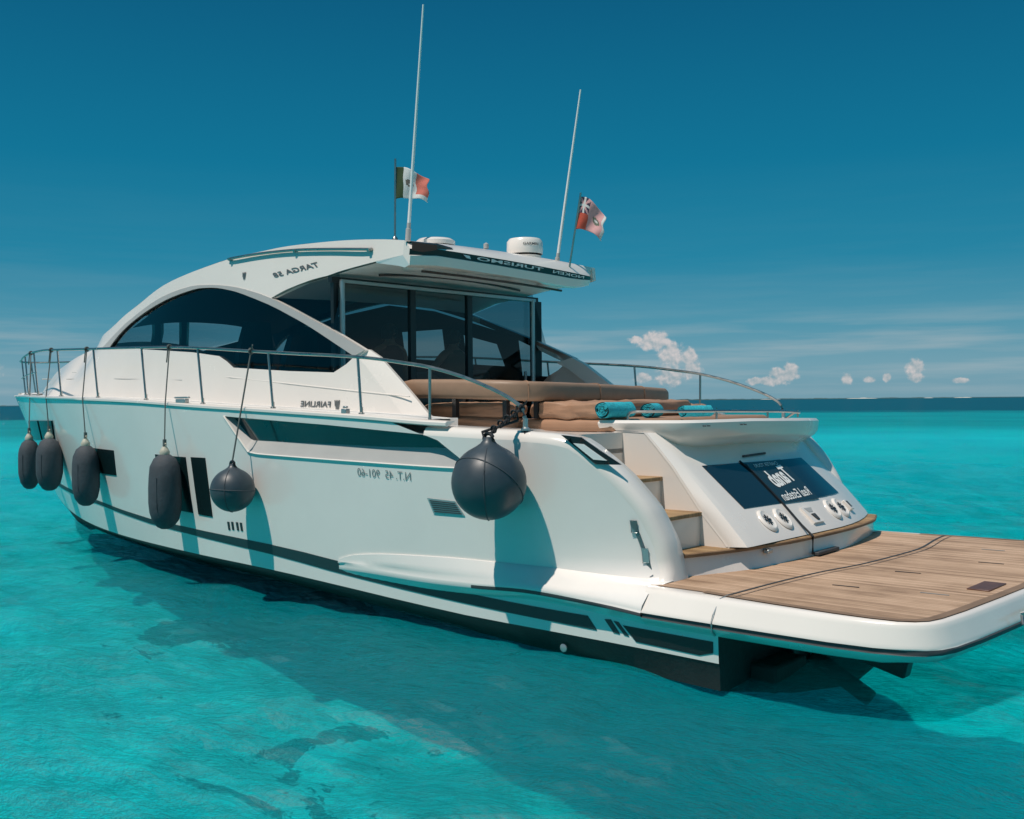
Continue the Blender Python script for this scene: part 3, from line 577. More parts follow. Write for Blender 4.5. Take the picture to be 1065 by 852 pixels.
part('spray_ledge', mb, [M['hull'], M['grey']], HULL, ang=55); part('spray_ledge', mb.mirror(), [M['hull'], M['grey']], HULL, ang=55)

# ------------------------------------------------------------------ bathing platform
half = [(.605, 2.337), (.2, 2.345), (-.4, 2.35), (-.86, 2.345), (-1.15, 2.31), (-1.333, 2.252), (-1.44, 2.18), (-1.505, 2.09), (-1.545, 1.95), (-1.581, 1.61), (-1.62, .95), (-1.64, .4)]
teakh = [(.70, 2.02), (.2, 2.10), (-.4, 2.165), (-.86, 2.195), (-1.1, 2.195), (-1.26, 2.175), (-1.34, 2.13), (-1.39, 2.07), (-1.42, 1.95), (-1.45, 1.61), (-1.48, .95), (-1.50, .4)]
def full(h): return h+[(x, -y) for x, y in h[::-1]]
out2, tk = full(half), full(teakh)
def ring(t, z, k=1.): return [(a[0]+(b[0]-a[0])*t, (a[1]+(b[1]-a[1])*t)*k, z) for a, b in zip(out2, tk)]
def inr(d, z): return [(x+d*(1 if x < -1.2 else 0), y-math.copysign(d*(1 if abs(y) > 1.2 else abs(y)/1.2), y), z) for x, y in out2]
pb = MB(); pb.grid([ring(1.05, .662), ring(.70, .664), ring(.52, .660), ring(.42, .646), ring(.34, .622), ring(.07, .530), ring(.01, .512), ring(0, .50)], 0, flip=True)
g = inr(.0, .50); pb.grid([ring(0, .50), inr(-.012, .494), inr(-.012, .470), inr(.0, .464)], 1, flip=True)
pb.grid([inr(.0, .464), inr(.06, .405), inr(.16, .375), inr(.5, .365)], 0, flip=True)
pb.poly(inr(.5, .365), 0, flip=False)
PLAT = part('bathing_platform', pb, [M['gel'], M['grey']], ang=50)
mb = MB()
fc = pchip([-2.1, -1.6, -.45, .2, .84, 1.386, 1.93, 2.1], [.66, .52, .35, .375, .40, .55, .78, .85])
tk_o = [(fc(y)+.06, y) for y in [2.09-.209*i for i in range(0, 21)]]
patch(mb, [(x, y) for x, y in teakh[1:]]+[(x, -y) for x, y in teakh[1:][::-1]]+[(x, y) for x, y in tk_o[::-1]], lambda a, b, d: (a, b, .668), st=.2)
part('teak_deck', mb, M['teak'], PLAT)
mb = MB(); ln = [(x, y, .6695) for x, y in teakh[1:]]; ln += [(x, -y, z) for x, y, z in ln[::-1]]
def strip(mb, path, w0, z, m=0):
    A = []; B = []
    for i, p in enumerate(path):
        a, b = path[max(i-1, 0)], path[min(i+1, len(path)-1)]; dx, dy = b[0]-a[0], b[1]-a[1]; l = math.hypot(dx, dy); A.append((p[0]-dy/l*w0/2, p[1]+dx/l*w0/2, z)); B.append((p[0]+dy/l*w0/2, p[1]-dx/l*w0/2, z))
    mb.grid([A, B], m, flip=True)
seam = pchip([-2.2, -1.94, -.87, .1, .81, 1.53, 2.14, 2.4], [-.04, -.06, -.2, -.165, -.065, -.017, -.005, 0])
sl_ = [(seam(y), y) for y in [2.13-.142*i for i in range(31)]]
strip(mb, sl_, .022, .672); strip(mb, [(x-.07, y) for x, y in sl_], .008, .672)
part('hinge_seam', mb, M['grey'], PLAT)
mb = MB(); strip(mb, [(x, y) for x, y, z in ln], .07, .6705); part('teak_margin', mb, teak_mat('teak_margin', 2, (.40, .25, .15), 9.), PLAT)
# seam down the rim, hatch lid, pop-up cleat
for sgn in (1, -1):
    mb = MB()
    mb.tube([(-.005, sgn*2.12, .668), (-.005, sgn*2.225, .658), (-.005, sgn*2.32, .56), (-.005, sgn*2.352, .50), (-.005, sgn*2.34, .44), (-.005, sgn*2.30, .41)], .007, 6)
    part('rim_joint', mb, M['silver'], PLAT)
mb = MB(); mb.box((-1.31, .62, .673), (.16, .40, .01)); part('hatch_lid', mb, mat('wet_teak', (.12, .05, .03), .4, var=.3, vscale=12), PLAT, bevel=.004)
mb = MB(); mb.tube([(-1.65, .98, .57), (-1.70, .98, .585), (-1.70, .62, .585), (-1.65, .62, .57)], .014, 8); mb.tube([(-1.655, .98, .56), (-1.67, 1.0, .50)], .012, 8); part('stern_handle', mb, M['steel'], PLAT)
for (x, y, a) in [(-.62, .35, 8), (-.98, -.55, 5), (-.75, -1.35, 3), (-1.12, 1.15, 4), (-.5, 1.25, 6)]:
    mb = MB(); mb.box((x, y, .671), (.20, .012, .004), rot=Matrix.Rotation(R(a), 3, 'Z')); part('deck_fitting', mb, M['blk'] if a > 4 else M['silver'], PLAT)
# hydraulic arms and brackets below
for y in (-1.2, 1.15):
    mb = MB(); mb.box((-.45, y, .22), (1.0, .14, .14), rot=Matrix.Rotation(R(-14), 3, 'Y')); mb.box((-.02, y, .15), (.16, .3, .36)); part('platform_arm', mb, M['blk'], PLAT, bevel=.02)
mb = MB(); mb.box((-.10, 1.55, .02), (.22, .5, .20)); mb.tube([(-.1, 1.0, .05), (-.55, .9, -.25)], .07, 8); part('trim_tab', mb, M['anti'], PLAT, bevel=.02)
for x in (.33, 1.45):
    mb = MB(); y = hull_y(x, .22)-.06; mb.lathe([(.0, 0), (.034, 0), (.034, .012), (.014, .02), (0, .02)], n=14); mb.v = [(x+a, y+c-.002, .085+b) for a, b, c in mb.v]; part('anode', mb, M['silver'], HULL, recalc=True)

# ------------------------------------------------------------------ quarter wings, coaming tops, stairs, stern module
def wing_in(x): return min(hull_y(max(x, .5), 1.2)-.25, 1.98)
def wing_mesh(eo, ei):
    mb = MB(); rows = [[] for _ in range(9)]
    for (x, z), (xi, zi) in zip(eo, ei):
        h = Vector(hp(xi, zi)); yi = wing_in(x); rows[0].append(tuple(h))
        for k, t in enumerate((22, 45, 68, 90)):
            c, s = math.cos(R(t)), math.sin(R(t)); rows[1+k].append((xi+(x-xi)*s, h.y-wr*1.1*(1-c), zi+(z-zi)*s))
        rows[5].append((x, yi+.03, z)); rows[6].append((xi*.2+x*.8, yi+.008, zi*.2+z*.8)); rows[7].append((xi*.5+x*.5, yi, zi*.5+z*.5)); rows[8].append((x if x > 1.9 else xi*.5+x*.5+.0, yi, .62 if x < 1.9 else 1.55))
    mb.grid(rows, 0, flip=True); return mb
part('quarter_wing', wing_mesh(edge_line, edge_in), M['gel'], ang=60); part('quarter_wing', wing_mesh(edge_far, edge_far_in).mirror(), M['gel'], ang=60)
WING = bpy.data.objects['quarter_wing']
mb = MB(); slab(mb, T['lamp'], lambda a, b, d: hp(a, b, d), -.01, .012, .08); part('courtesy_lamp', mb, M['blk'], WING, bevel=.003)
LAMP = [o for o in bpy.data.objects if o.name.startswith('courtesy_lamp')][0]
mb = MB(); slab(mb, T['lampin'], lambda a, b, d: hp(a, b, d), -.01, .017, .06); part('lamp_lens', mb, M['wht'], LAMP)
mb = MB(); pth = [(.885, 1.115), (.85, 1.03), (.825, .95), (.80, .86), (.775, .77), (.755, .69)]
slab(mb, [(a+.016, b) for a, b in pth]+[(a-.016, b) for a, b in pth[::-1]], lambda a, b, d: hp(a, b, d), -.01, .006, .05)
for a, b, c_ in ((.875, 1.09, .045), (.80, .865, .055)): slab(mb, [(a+.026, b+c_), (a-.02, b+c_), (a-.026, b-c_), (a+.02, b-c_)], lambda a, b, d: hp(a, b, d), -.01, .014, .05); part('mooring_fairlead', mb, M['silver'], WING, bevel=.004)

YN = 1.15                       # near wall of the stern module, the far end is at -2.0
foff = lambda y: .30*max(0., (-.5-y)/1.5)**2
face_p = [(1.62, 1.80), (1.30, 1.79), (1.17, 1.66), (1.016, 1.495), (.643, 1.116), (.44, .90), (.41, .86)]
ledge = pchip([-2.05, -1.49, -.48, .22, .82, 1.38, 1.68, 1.95], [.64, .455, .365, .375, .45, .575, .67, .80])
mb = MB(); ys_ = [-2.0, -1.85, -1.6, -1.3, -1.0, -.7, -.4, 0, .4, .7, .9, .99]
rows = [[(x+foff(y), y, z) for x, z in face_p] for y in ys_]
mb.grid(rows, 0, flip=True)
near = [(x+.05+(.08 if z < 1.2 else 0), YN, z) for x, z in face_p]; mid = [(x+.008, .99+(YN-.99)*.55, z) for x, z in face_p]
mb.grid([rows[-1], mid, near, [(x+.03, YN+.005, z) for x, y, z in near]], 0, flip=True)
mb.poly([(x, y, z) for x, y, z in near]+[(.56, YN, .80), (1.9, YN, .60), (1.9, YN, 1.80)], 0, flip=True)
mb.poly([(x+foff(-2), -2.0, z) for x, z in face_p]+[(.72, -2, .6), (1.9, -2, .6), (1.9, -2, 1.80)], 0)
mb.grid([[(1.62, y, 1.80) for y in (-2, YN)], [(3.1, y, 1.80) for y in (-2, YN)]], 0, flip=True)
MOD = part('stern_module', mb, M['gel'], ang=32)
def fp(y, z, d=0.):             # point on the raked stern face
    x = .643+(z-1.116)*(1.016-.643)/(1.495-1.116); return (x+foff(y)-d*.71, y, z+d*.70)
mg = T['mglass']; gl = [(mg[0][1], mg[0][2]), (mg[1][1]-.35, mg[1][2]), (mg[2][1]-.32, mg[2][2]), (mg[3][1], mg[3][2])]
gl = [(.80, 1.493), (-1.16, 1.472), (-1.36, 1.118), (.70, 1.132)]
def face_slab(name, pts, m, d1, parent=MOD, d0=-.01, st=.15, **k):
    mb = MB(); patch(mb, pts, lambda a, b, d: fp(a, b, d1), st=st, flip=False); lp = dens(pts, st); A = [fp(p[0], p[1], d0) for p in lp]; B = [fp(p[0], p[1], d1) for p in lp]; mb.grid([A+A[:1], B+B[:1]]); return part(name, mb, m, parent, recalc=True, **k)
face_slab('garage_window', gl, M['tg'], .006)
face_slab('name_board', [(.085, 1.470), (-.60, 1.478), (-.70, 1.112), (.005, 1.122)], M['sign'], .012)
BOARD = [o for o in bpy.data.objects if o.name.startswith('name_board')][0]
def board_text(s, c, wd, ht, shear=0., bold=0., sl=0., st2=0.):
    mb = MB(); lettering(mb, s, lambda u, v: fp(c[0]+u+st2*v, c[1]+v+sl*u, .016), wd, ht, shear, bold); part('lettering', mb, M['wht'], BOARD, smooth=False, merge=False)
board_text('CHARTER TOURS', (-.25, 1.445), .46, .030, sl=-.01)
board_text('Tanab', (-.30, 1.335), .44, .15, shear=.45, bold=.03, sl=-.10)
board_text('Real Esteban', (-.33, 1.178), .58, .075, bold=.012, sl=-.03)
# garage door joints
mb = MB(); a = [(.15, 1.50), (.085, 1.40), (.03, 1.12), (.03, .93)]
mb.tube([fp(p, q, .012) for p, q in a], .010, 6); mb.tube([fp(.03, .93, .012), (ledge(.03)-.022, .03, .85), (ledge(.03)-.018, .03, .69)], .011, 6)
part('door_joint', mb, M['blk'], MOD)
mb = MB(); mb.tube([fp(.02, 1.535, .012), fp(-.42, 1.545, .012)], .011, 6); part('door_grip', mb, M['grey'], MOD)
mb = MB(); mb.box((ledge(-.25)-.03, -.22, .693), (.05, .46, .03), rot=Matrix.Rotation(R(2), 3, 'Z')); part('door_sill', mb, M['grey'], MOD, bevel=.006)
for y, z in ((.50, 1.018), (.225, 1.012), (-.80, 1.01), (-1.03, 1.006)):        # four round grilles on oval bezels
    c = Vector(fp(y, z)); ex = Vector((0, 1, 0)); n_ = Vector((-.71, 0, .70)).normalized(); ey = n_.cross(ex).normalized(); ey = ey if ey.z > 0 else -ey
    def loc(u, v, d): return tuple(c+ex*u+ey*v+n_*d)
    mb = MB(); pr = [(.0, .012), (.062, .012), (.078, .02), (.092, .014), (.10, 0)]
    mb.grid([[loc(r_*math.cos(t), r_*1.22*math.sin(t), h) for t in [2*math.pi*j/28 for j in range(28)]] for r_, h in pr], close=True)
    b = part('grille_bezel', mb, M['gel'], MOD, recalc=True)
    mb = MB()
    for j in range(8):
        t = 2*math.pi*j/8; r0, r1 = .020, .050; wd = .006 if j % 2 else .011
        P = [loc(r_*math.cos(t)-s_*wd*math.sin(t), (r_*math.sin(t)+s_*wd*math.cos(t))*1.15, .0165) for r_, s_ in ((r0, -1), (r1, -1), (r1, 1), (r0, 1))]; mb.poly(P)
    mb.grid([[loc(r_*math.cos(t), r_*1.2*math.sin(t), .0185) for t in [2*math.pi*j/20 for j in range(20)]] for r_ in (.0, .016)], close=True)
    part('grille_slots', mb, M['blk'], b, smooth=False)
face_slab('shower_box', [(-.20, 1.06), (-.40, 1.06), (-.42, .93), (-.22, .93)], M['gel'], .018)
face_slab('shower_recess', [(-.235, 1.05), (-.375, 1.05), (-.345, 1.015), (-.265, 1.015)], M['pale'], .021); face_slab('shower_tap', [(-.27, .998), (-.34, .998), (-.345, .945), (-.30, .95)], M['grey'], .03, bevel=.004)
face_slab('power_socket', [(-1.20, 1.045), (-1.30, 1.045), (-1.315, .955), (-1.225, .96)], M['gel'], .03, bevel=.006); face_slab('socket_lid', [(-1.235, 1.03), (-1.275, 1.03), (-1.285, .975), (-1.25, .98)], M['blk'], .034)
# teak ledge, skirt, stairs
mb = MB(); ms = MB(); yy = [1.93-.131*i for i in range(31)]
o1 = [(ledge(y), y) for y in yy]; o2 = [((.43 if y < .95 else 1.05)+foff(y)+.03 if y < .95 else 1.22, y) for y in yy]
A = [(x, y, .85) for x, y in o1]; B = [(x, y, .853) for x, y in o2]; C_ = [(x-.012, y, .842) for x, y in o1]; D_ = [(x-.012, y, .822) for x, y in o1]; E_ = [(x+.02, y, .812) for x, y in o1]
mb.grid([B, A], 0, flip=False); mb.grid([A, C_, D_, E_], 1)
part('teak_ledge', mb, [M['teak2'], teak_mat('teak_nosing', 2, (.26, .155, .08), .5)], MOD, ang=40)
skb = [(fc(y)+.012, y, .664) for y in yy]; sk = [(x+.03, y, .815) for x, y in o1]
ms.grid([sk, [(a[0]*.5+b[0]*.5+.002, a[1], .74) for a, b in zip(sk, skb)], skb], 0); part('transom_skirt', ms, M['gel'], MOD)
mb = MB(); mb.box((ledge(.72)-.015, .72, .79), (.05, .08, .035)); part('ledge_light', mb, M['silver'], MOD, bevel=.008)
for z, xf in ((1.13, .81), (1.41, 1.20)):
    yo = wing_in(xf+.15)+.03
    mb = MB(); mb.box((xf+.24, (YN+yo)/2, z-.16), (.46, yo-YN, .28)); mb.grid([[(xf+.012, y, z-.30) for y in (YN-.01, yo+.05)], [(xf+.012, y, z-.02) for y in (YN-.01, yo+.05)]]); part('stair_riser', mb, M['gel'], MOD)
    mb = MB(); mb.box((xf+.21, (YN+yo)/2, z-.012), (.44, yo-YN+.04, .034)); part('stair_tread', mb, [M['teak2']], MOD, bevel=.006)
mb = MB(); mb.box((2.36, 1.53, 1.70), (1.50, .86, .18)); mb.box((1.64, 1.53, 1.48), (.06, .86, .34)); part('side_landing', mb, M['gel'], MOD)
# cockpit well
mb = MB(); mb.grid([[(1.7, y, 1.05) for y in (-1.95, 1.95)], [(6.2, y, 1.05) for y in (-1.95, 1.95)]], 0, flip=True)
for s in (1, -1): mb.grid([[(x, s*1.93, 1.05) for x in (2.9, 5.1)], [(x, s*1.93, 1.93) for x in (2.9, 5.1)]], 0, flip=s > 0)
mb.box((2.35, -.45, 1.4), (1.45, 3.0, .72)); mb.box((3.6, -1.55, 1.45), (1.0, .8, .72)); mb.box((3.66, 1.3, 1.42), (1.1, .6, .73))
part('cockpit_well', mb, M['deck'])
# overhanging sunbed tray
mb = MB()
tr_c = [(1.85, 1.19), (1.6, 1.15), (1.3, 1.08), (1.12, 1.0), (1.02, .8), (.97, .4), (.96, 0), (.98, -.5), (1.03, -1.0), (1.10, -1.5), (1.17, -1.80), (1.32, -1.99), (1.6, -2.08)]
lip = [.05, .07, .10, .13, .135, .13, .125, .125, .125, .12, .12, .11, .10]
top = [(x, y, 1.893-.018*max(0, -y)) for x, y in tr_c]; cen = (1.9, -.3)
def inw(p, d): v = Vector((cen[0]-p[0], cen[1]-p[1])); v.normalize(); return (p[0]+v.x*d*1.0, p[1]+v.y*d)
r2 = [(*inw(p, -.012), p[2]-.02) for p in top]; r3 = [(*inw(p, .0), p[2]-l_) for p, l_ in zip(top, lip)]; r4 = [(*inw(p, .05), p[2]-l_-.05) for p, l_ in zip(top, lip)]
r5 = [(*inw(p, .20), 1.655-.02*max(0, -p[1])) for p in top]; r6 = [(max(1.35, inw(p, .5)[0]), inw(p, .5)[1], 1.63) for p in top]
t2 = [(*inw(p, .02), p[2]+.006) for p in top]; t3 = [(*inw(p, .10), p[2]+.004) for p in top]; t4 = [(*inw(p, .12), p[2]-.04) for p in top]; t5 = [(max(x_, 1.9), y_, 1.84) for x_, y_ in [inw(p, .3) for p in top]]
mb.grid([t5, t4, t3, t2, r2, r3, r4, r5, r6], 0)
TRAY = part('sunbed_tray', mb, M['gel'], ang=40, recalc=True)
for y in (.78, .72, .22, .16):
    mb = MB(); mb.box((1.03-.08*(1-y), y, 1.845), (.065, .009, .009)); part('tray_stud', mb, M['grey'], TRAY)
mb = MB(); lr = [(1.62, 1.06, 1.90), (1.60, 1.05, 1.965), (1.45, 1.0, 1.975), (1.20, .78, 1.975), (1.12, .3, 1.97), (1.11, -.4, 1.96), (1.16, -1.0, 1.95), (1.26, -1.55, 1.93), (1.38, -1.68, 1.925), (1.5, -1.72, 1.86)]
mb.tube(smoothpoly(lr, 4), .013, 8)
for p in ((1.13, .35), (1.12, -.6), (1.3, -1.6)): mb.tube([(p[0], p[1], 1.88), (p[0], p[1], 1.955)], .010, 6)
part('tray_rail', mb, M['steel'], TRAY)
# upholstery
def pad(name, c, d, m, rz=0, bev=.05, parent=YROOT, sub=None):
    mb = MB(); mb.box((0, 0, 0), d); o = part(name, mb, m, parent, bevel=bev, seg=4); o.location = c; o.rotation_euler.z = R(rz); return o
pad('sunbed_cushion', (2.28, -.25, 1.845), (1.20, 2.85, .12), M['brown']); 
pad('sunbed_cushion', (2.22, .98, 1.855), (.95, .34, .13), M['brown']); 
def lumpy(name, c, d, m, seed, rz=0, wr_=.02):
    """soft cushion with creases"""
    bm = bmesh.new(); bmesh.ops.create_cube(bm, size=1); bmesh.ops.subdivide_edges(bm, edges=bm.edges, cuts=14, use_grid_fill=True)
    for v in bm.verts:
        p = v.co*2; q = Vector((math.copysign(abs(p.x)**1, p.x), p.y, p.z))
        for i in range(3):
            pass
        l = (abs(p.x)**7+abs(p.y)**7+abs(p.z)**5)**(1/6); q = p/max(l, 1e-3)
        w_ = wr_*(noise.noise((q.x*2.2+seed, q.y*6, q.z*1.2))+.5*noise.noise((q.x*7+q.z*6+seed, q.y*2, q.z*4)))
        v.co = Vector((q.x*d[0]/2, q.y*d[1]/2, q.z*d[2]/2))+v.co.normalized()*w_
    me = bpy.data.meshes.new(name); bm.to_mesh(me); bm.free(); me.materials.append(m); me.polygons.foreach_set('use_smooth', [True]*len(me.polygons))
    o = bpy.data.objects.new(name, me); col.objects.link(o); o.parent = YROOT; o.location = c; o.rotation_euler.z = R(rz); return o
lumpy('side_cushion', (2.23, 1.0, 1.985), (.98, .34, .16), M['brown'], 3.3, wr_=.024)
lumpy('side_cushion', (3.42, 1.18, 1.985), (1.22, .34, .16), M['brown'], 8.1, wr_=.018)
lumpy('side_cushion', (3.42, 1.17, 1.86), (1.24, .40, .13), M['brown'], 1.7, wr_=.02)
lumpy('rear_cushion', (2.55, -.35, 1.99), (.35, 1.9, .17), M['brown'], 5.2, wr_=.02)
lumpy('rear_cushion', (2.62, -1.45, 1.95), (.35, .6, .15), M['brown'], 6.2, wr_=.02)
# long bolster backrest on black brackets
mb = MB(); path = smoothpoly([(4.15, 1.50, 2.215), (3.5, 1.50, 2.205), (2.85, 1.44, 2.185), (2.62, 1.22, 2.17), (2.60, .85, 2.165), (2.66, .2, 2.155), (2.74, -.5, 2.14), (2.84, -1.1, 2.125), (2.93, -1.52, 2.115)], 5)
rows = []
for i, p in enumerate(path):
    a, b = Vector(path[max(i-1, 0)]), Vector(path[min(i+1, len(path)-1)]); d = (b-a).normalized(); x = d.cross(Vector((0, 0, 1))).normalized(); e = min(1, .55+min(i, len(path)-1-i)*.25)
    rows.append([tuple(Vector(p)+x*(.085*e*math.copysign(abs(math.cos(t))**.55, math.cos(t)))+Vector((0, 0, .095*e*math.copysign(abs(math.sin(t))**.55, math.sin(t))))) for t in [2*math.pi*j/20 for j in range(20)]])
mb.grid(rows, 0, close=True); mb.poly(rows[0], 0, True); mb.poly(rows[-1], 0)
BOL = part('bolster_backrest', mb, M['brown2'], recalc=True)
for i in (14, 25, 32):
    p = path[i]; a, b = Vector(path[i-1]), Vector(path[i+1]); d = (b-a).normalized(); x = d.cross(Vector((0, 0, 1))).normalized(); mb = MB()
    mb.tube([tuple(Vector(p)+x*(.088*math.copysign(abs(math.cos(t))**.55, math.cos(t)))+Vector((0, 0, .098*math.copysign(abs(math.sin(t))**.55, math.sin(t))))) for t in [2*math.pi*j/24 for j in range(24)]], .0045, 5, closed=True); part('bolster_seam', mb, M['brown'], BOL)
for p in path[6:-1:5]:
    mb = MB(); mb.box((p[0], p[1], 2.01), (.05, .05, .20)); part('bolster_bracket', mb, M['blk'], BOL)
# ------------------------------------------------------------------ deckhouse
ro = T['roof_o']; zr = pchip([p[0] for p in ro][::-1], [p[1] for p in ro][::-1])
ae = T['aft_e']; za = pchip([p[0] for p in ae][::-1], [p[1] for p in ae][::-1])
ct = [(12.2, 2.875), (12.8, 2.755), (13.4, 2.635), (14, 2.50), (14.5, 2.36), (14.82, 2.265)]
XW, ZW = ro[0]
ctz = pchip([XW]+[p[0] for p in ct], [ZW]+[p[1] for p in ct])
ro_s = smoothpoly(ro, 3)
base_l = [(x, sheer(x)+.03) for x in (14.82, 14.2, 13.5, 12.5, 11.5, 10.5, 9.5, 8.5, 7.5, 6.5, 5.5, 4.6, 3.9)]
tr_s = smoothpoly(T['trim'], 2)
up_edge = [p for p in tr_s if p[0] <= 6.2]
win_s = T['win'][:16]; win = smoothpoly(win_s, 2)+T['win'][16:]
bin_ = T['butt_in']
house = base_l[:-1]+[(4.0, 1.935), (3.648, 1.904)]+bin_[::-1][1:]+up_edge[::-1]+smoothpoly(T['aft_e'], 2)[0:]+ro_s[::-1]+[p for p in ct]
mb = MB(); patch(mb, house, cp, holes=[win], lines=[T['seam']], st=.17, flip=True)
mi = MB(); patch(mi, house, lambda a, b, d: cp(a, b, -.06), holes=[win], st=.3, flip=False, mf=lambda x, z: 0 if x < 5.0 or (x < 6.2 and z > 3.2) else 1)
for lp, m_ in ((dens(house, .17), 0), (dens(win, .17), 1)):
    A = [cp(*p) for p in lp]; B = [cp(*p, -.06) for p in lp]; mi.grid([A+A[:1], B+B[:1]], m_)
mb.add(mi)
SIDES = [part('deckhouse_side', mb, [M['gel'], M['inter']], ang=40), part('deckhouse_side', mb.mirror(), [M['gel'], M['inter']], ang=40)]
def on_side(name, mb, m, far=True, **k):
    o = part(name, mb, m, SIDES[0], **k)
    if far: part(name, mb.mirror(), m, SIDES[1], **k)
    return o
mb = MB(); patch(mb, win, lambda a, b, d: cp(a, b, -.025), st=.3, flip=True); on_side('arch_window', mb, M['win'])
mb = MB(); slab(mb, smoothpoly(T['trim'], 2)+win[:2*15+1][::-1], lambda a, b, d: cp(a, b, d), -.01, .014, .2); on_side('window_trim', mb, M['pale'], ang=30)
mb = MB(); patch(mb, T['qwin'], lambda a, b, d: cp(a, b, -.03), st=.3, flip=True); on_side('quarter_window', mb, M['door'])
mb = MB(); mb.tube([cp(x, z, .002) for x, z in T['seam']], .007, 5); on_side('moulding_line', mb, M['gel'])
mb = MB(); mb.tube([cp(x, z+.13-.0*x, .001) for x, z in [(13.6, 2.26), (12, 2.35), (10, 2.31), (8, 2.25)]], .004, 5); on_side('styling_line', mb, M['pale'])
# aft bevel of the arch leg
bt = T['butt']; mb = MB()
bt6 = [bt[0], bt[1], bt[3], bt[4], bt[6]]
mb.grid([[cp(x, z, .0) for x, z in bin_], [(a[0]*.5+b[0]*.5, cab_y(*b)-.012, a[1]*.5+b[1]*.5) for a, b in zip(bin_, bt6)], [(x, cab_y(x, z)-.05, z) for x, z in bt6], [(x+.02, cab_y(x, z)-.10, z) for x, z in bt6], [(x+.25, cab_y(x, z)-.12, z-.06) for x, z in bt6]], 0, flip=False)
on_side('arch_leg_bevel', mb, M['gel'], recalc=True)
# lettering and emblem
def side_text(s, c, wd, ht, m, slope=0., shear=0., bold=0., nm='lettering'):
    mb = MB(); lettering(mb, s, lambda u, v: cp(c[0]+u, c[1]+v+slope*u, .006), wd, ht, shear, bold); part(nm, mb, m, SIDES[0], smooth=False, merge=False)
side_text('FAIRLINE', (5.12, 2.066), .52, .062, M['ink'], slope=.02, bold=.02)
side_text('TARGA 58', (5.79, 3.575), .84, .062, M['ink'], slope=-.066, shear=.55, bold=.02)
def badge(x, z, s, dx=0):
    mb = MB()
    for k in range(4):
        x0 = x+(k-1.5)*.026*s; h = (.055, .06, .052, .035)[k]*s
        mb.poly([cp(x0-.009*s, z+.05*s, .006), cp(x0+.009*s, z+.055*s, .006), cp(x0+.005*s-.004*k, z+.05*s-h*1.9, .006), cp(x0-.006*s-.004*k, z+.05*s-h*1.8, .006)])
    part('emblem', mb, M['ink'], SIDES[0], smooth=False)
badge(4.76, 2.055, .95); badge(6.82, 3.60, .85)
# bow-rail fairlead on deck edge
for x in (6.95, 4.0):
    mb = MB(); mb.box((x, Yd(x)-.03, sheer(x)+.07), (.20 if x > 5 else .07, .06, .05)); mb.box((x, Yd(x)-.03, sheer(x)+.11), (.30 if x > 5 else .05, .035, .02)); part('deck_cleat', mb, M['silver'], bevel=.008)
# roof
def camb(x): return .13 if x > 6 else max(.02, .02+.11*(x-3.7)/2.3)
def roof_row(x, n=14, k=1.):
    z = zr(x); w_ = cab_y(x, z); return [(x, w_*s, z+camb(x)*(1-abs(s)**2.3)) for s in [1-2*i/n for i in range(n+1)]]
def aft_x(s): return 3.79+.04*s*s-.10*s+.16*max(0, (abs(s)-.86)/.14)**2
def aft_z(s): return 3.617+.018*s-.012*s*s
rx = [10.35, 9.9, 9.4, 8.9, 8.4, 7.9, 7.4, 6.9, 6.3, 5.7, 5.2, 4.8, 4.45, 4.2, 3.99]
mb = MB(); rows = [roof_row(x) for x in rx]
ss = [1-2*i/14 for i in range(15)]; wA = cab_y(3.983, 3.70)+.02
aft_t = [(aft_x(s), wA*s, aft_z(s)+.006) for s in ss]; aft_m = [((a[0]+b[0])/2, (a[1]+b[1])/2, (a[2]+b[2])/2+.012) for a, b in zip(rows[-1], aft_t)]
rows += [aft_m, aft_t]
mb.grid(rows, 0, flip=True)
tp_ = lambda s: 1-.70*max(0., (-s-.55)/.45)**2
f1 = [(aft_x(s)-.010, wA*s*1.003, aft_z(s)-.006) for s in ss]; f2 = [(aft_x(s)+.006, wA*s, aft_z(s)-(.066+.010*(1-abs(s)))*tp_(s)) for s in ss]; f3 = [(aft_x(s)-.012, wA*s, aft_z(s)-(.075+.010*(1-abs(s)))*tp_(s)) for s in ss]
f4 = [(aft_x(s)+.012, wA*s*.995, aft_z(s)-(.165+.01*(1-s*s))*tp_(s)) for s in ss]; f5 = [(aft_x(s)+.09, wA*s*.99, aft_z(s)-.185*tp_(s)) for s in ss]; f6 = [(max(aft_x(s)+.18, 4.0), wA*s*.985, aft_z(s)-.16*tp_(s)) for s in ss]
mb.grid([aft_t, f1], 0, flip=True); mb.grid([f2, f3, f4, f5, f6], 0, flip=True)
# end returns from the sides to the visor
for s in (1, -1):
    k = 0 if s > 0 else -1
    mb.poly([rows[-3][k], aft_m[k], aft_t[k], f1[k], f2[k], f3[k], f4[k], (ae[-1][0], s*cab_y(*ae[-1]), ae[-1][1])], 0, s < 0)
ROOF = part('roof', mb, M['gel'], ang=35)
mb = MB(); mb.grid([f1, f2], 0, flip=True); part('visor_band', mb, M['blk'], ROOF)
mb = MB(); rows = [f6]
for x in (4.4, 4.8, 5.2, 5.7, 6.15):
    z = za(x); rows.append([(x, (cab_y(x, z)-.01)*s, z-.015+.04*(1-s*s)) for s in ss])
mb.grid(rows, 0, flip=True)
for k, s in ((0, 1), (-1, -1)): mb.poly([(ae[-1][0], s*cab_y(*ae[-1]), ae[-1][1]), f4[k], f5[k], f6[k], rows[1][k], (4.4, s*(cab_y(4.4, za(4.4))-.002), za(4.4))], 0, s > 0)
LIN = part('roof_lining', mb, M['lin'], ROOF)
mb = MB()
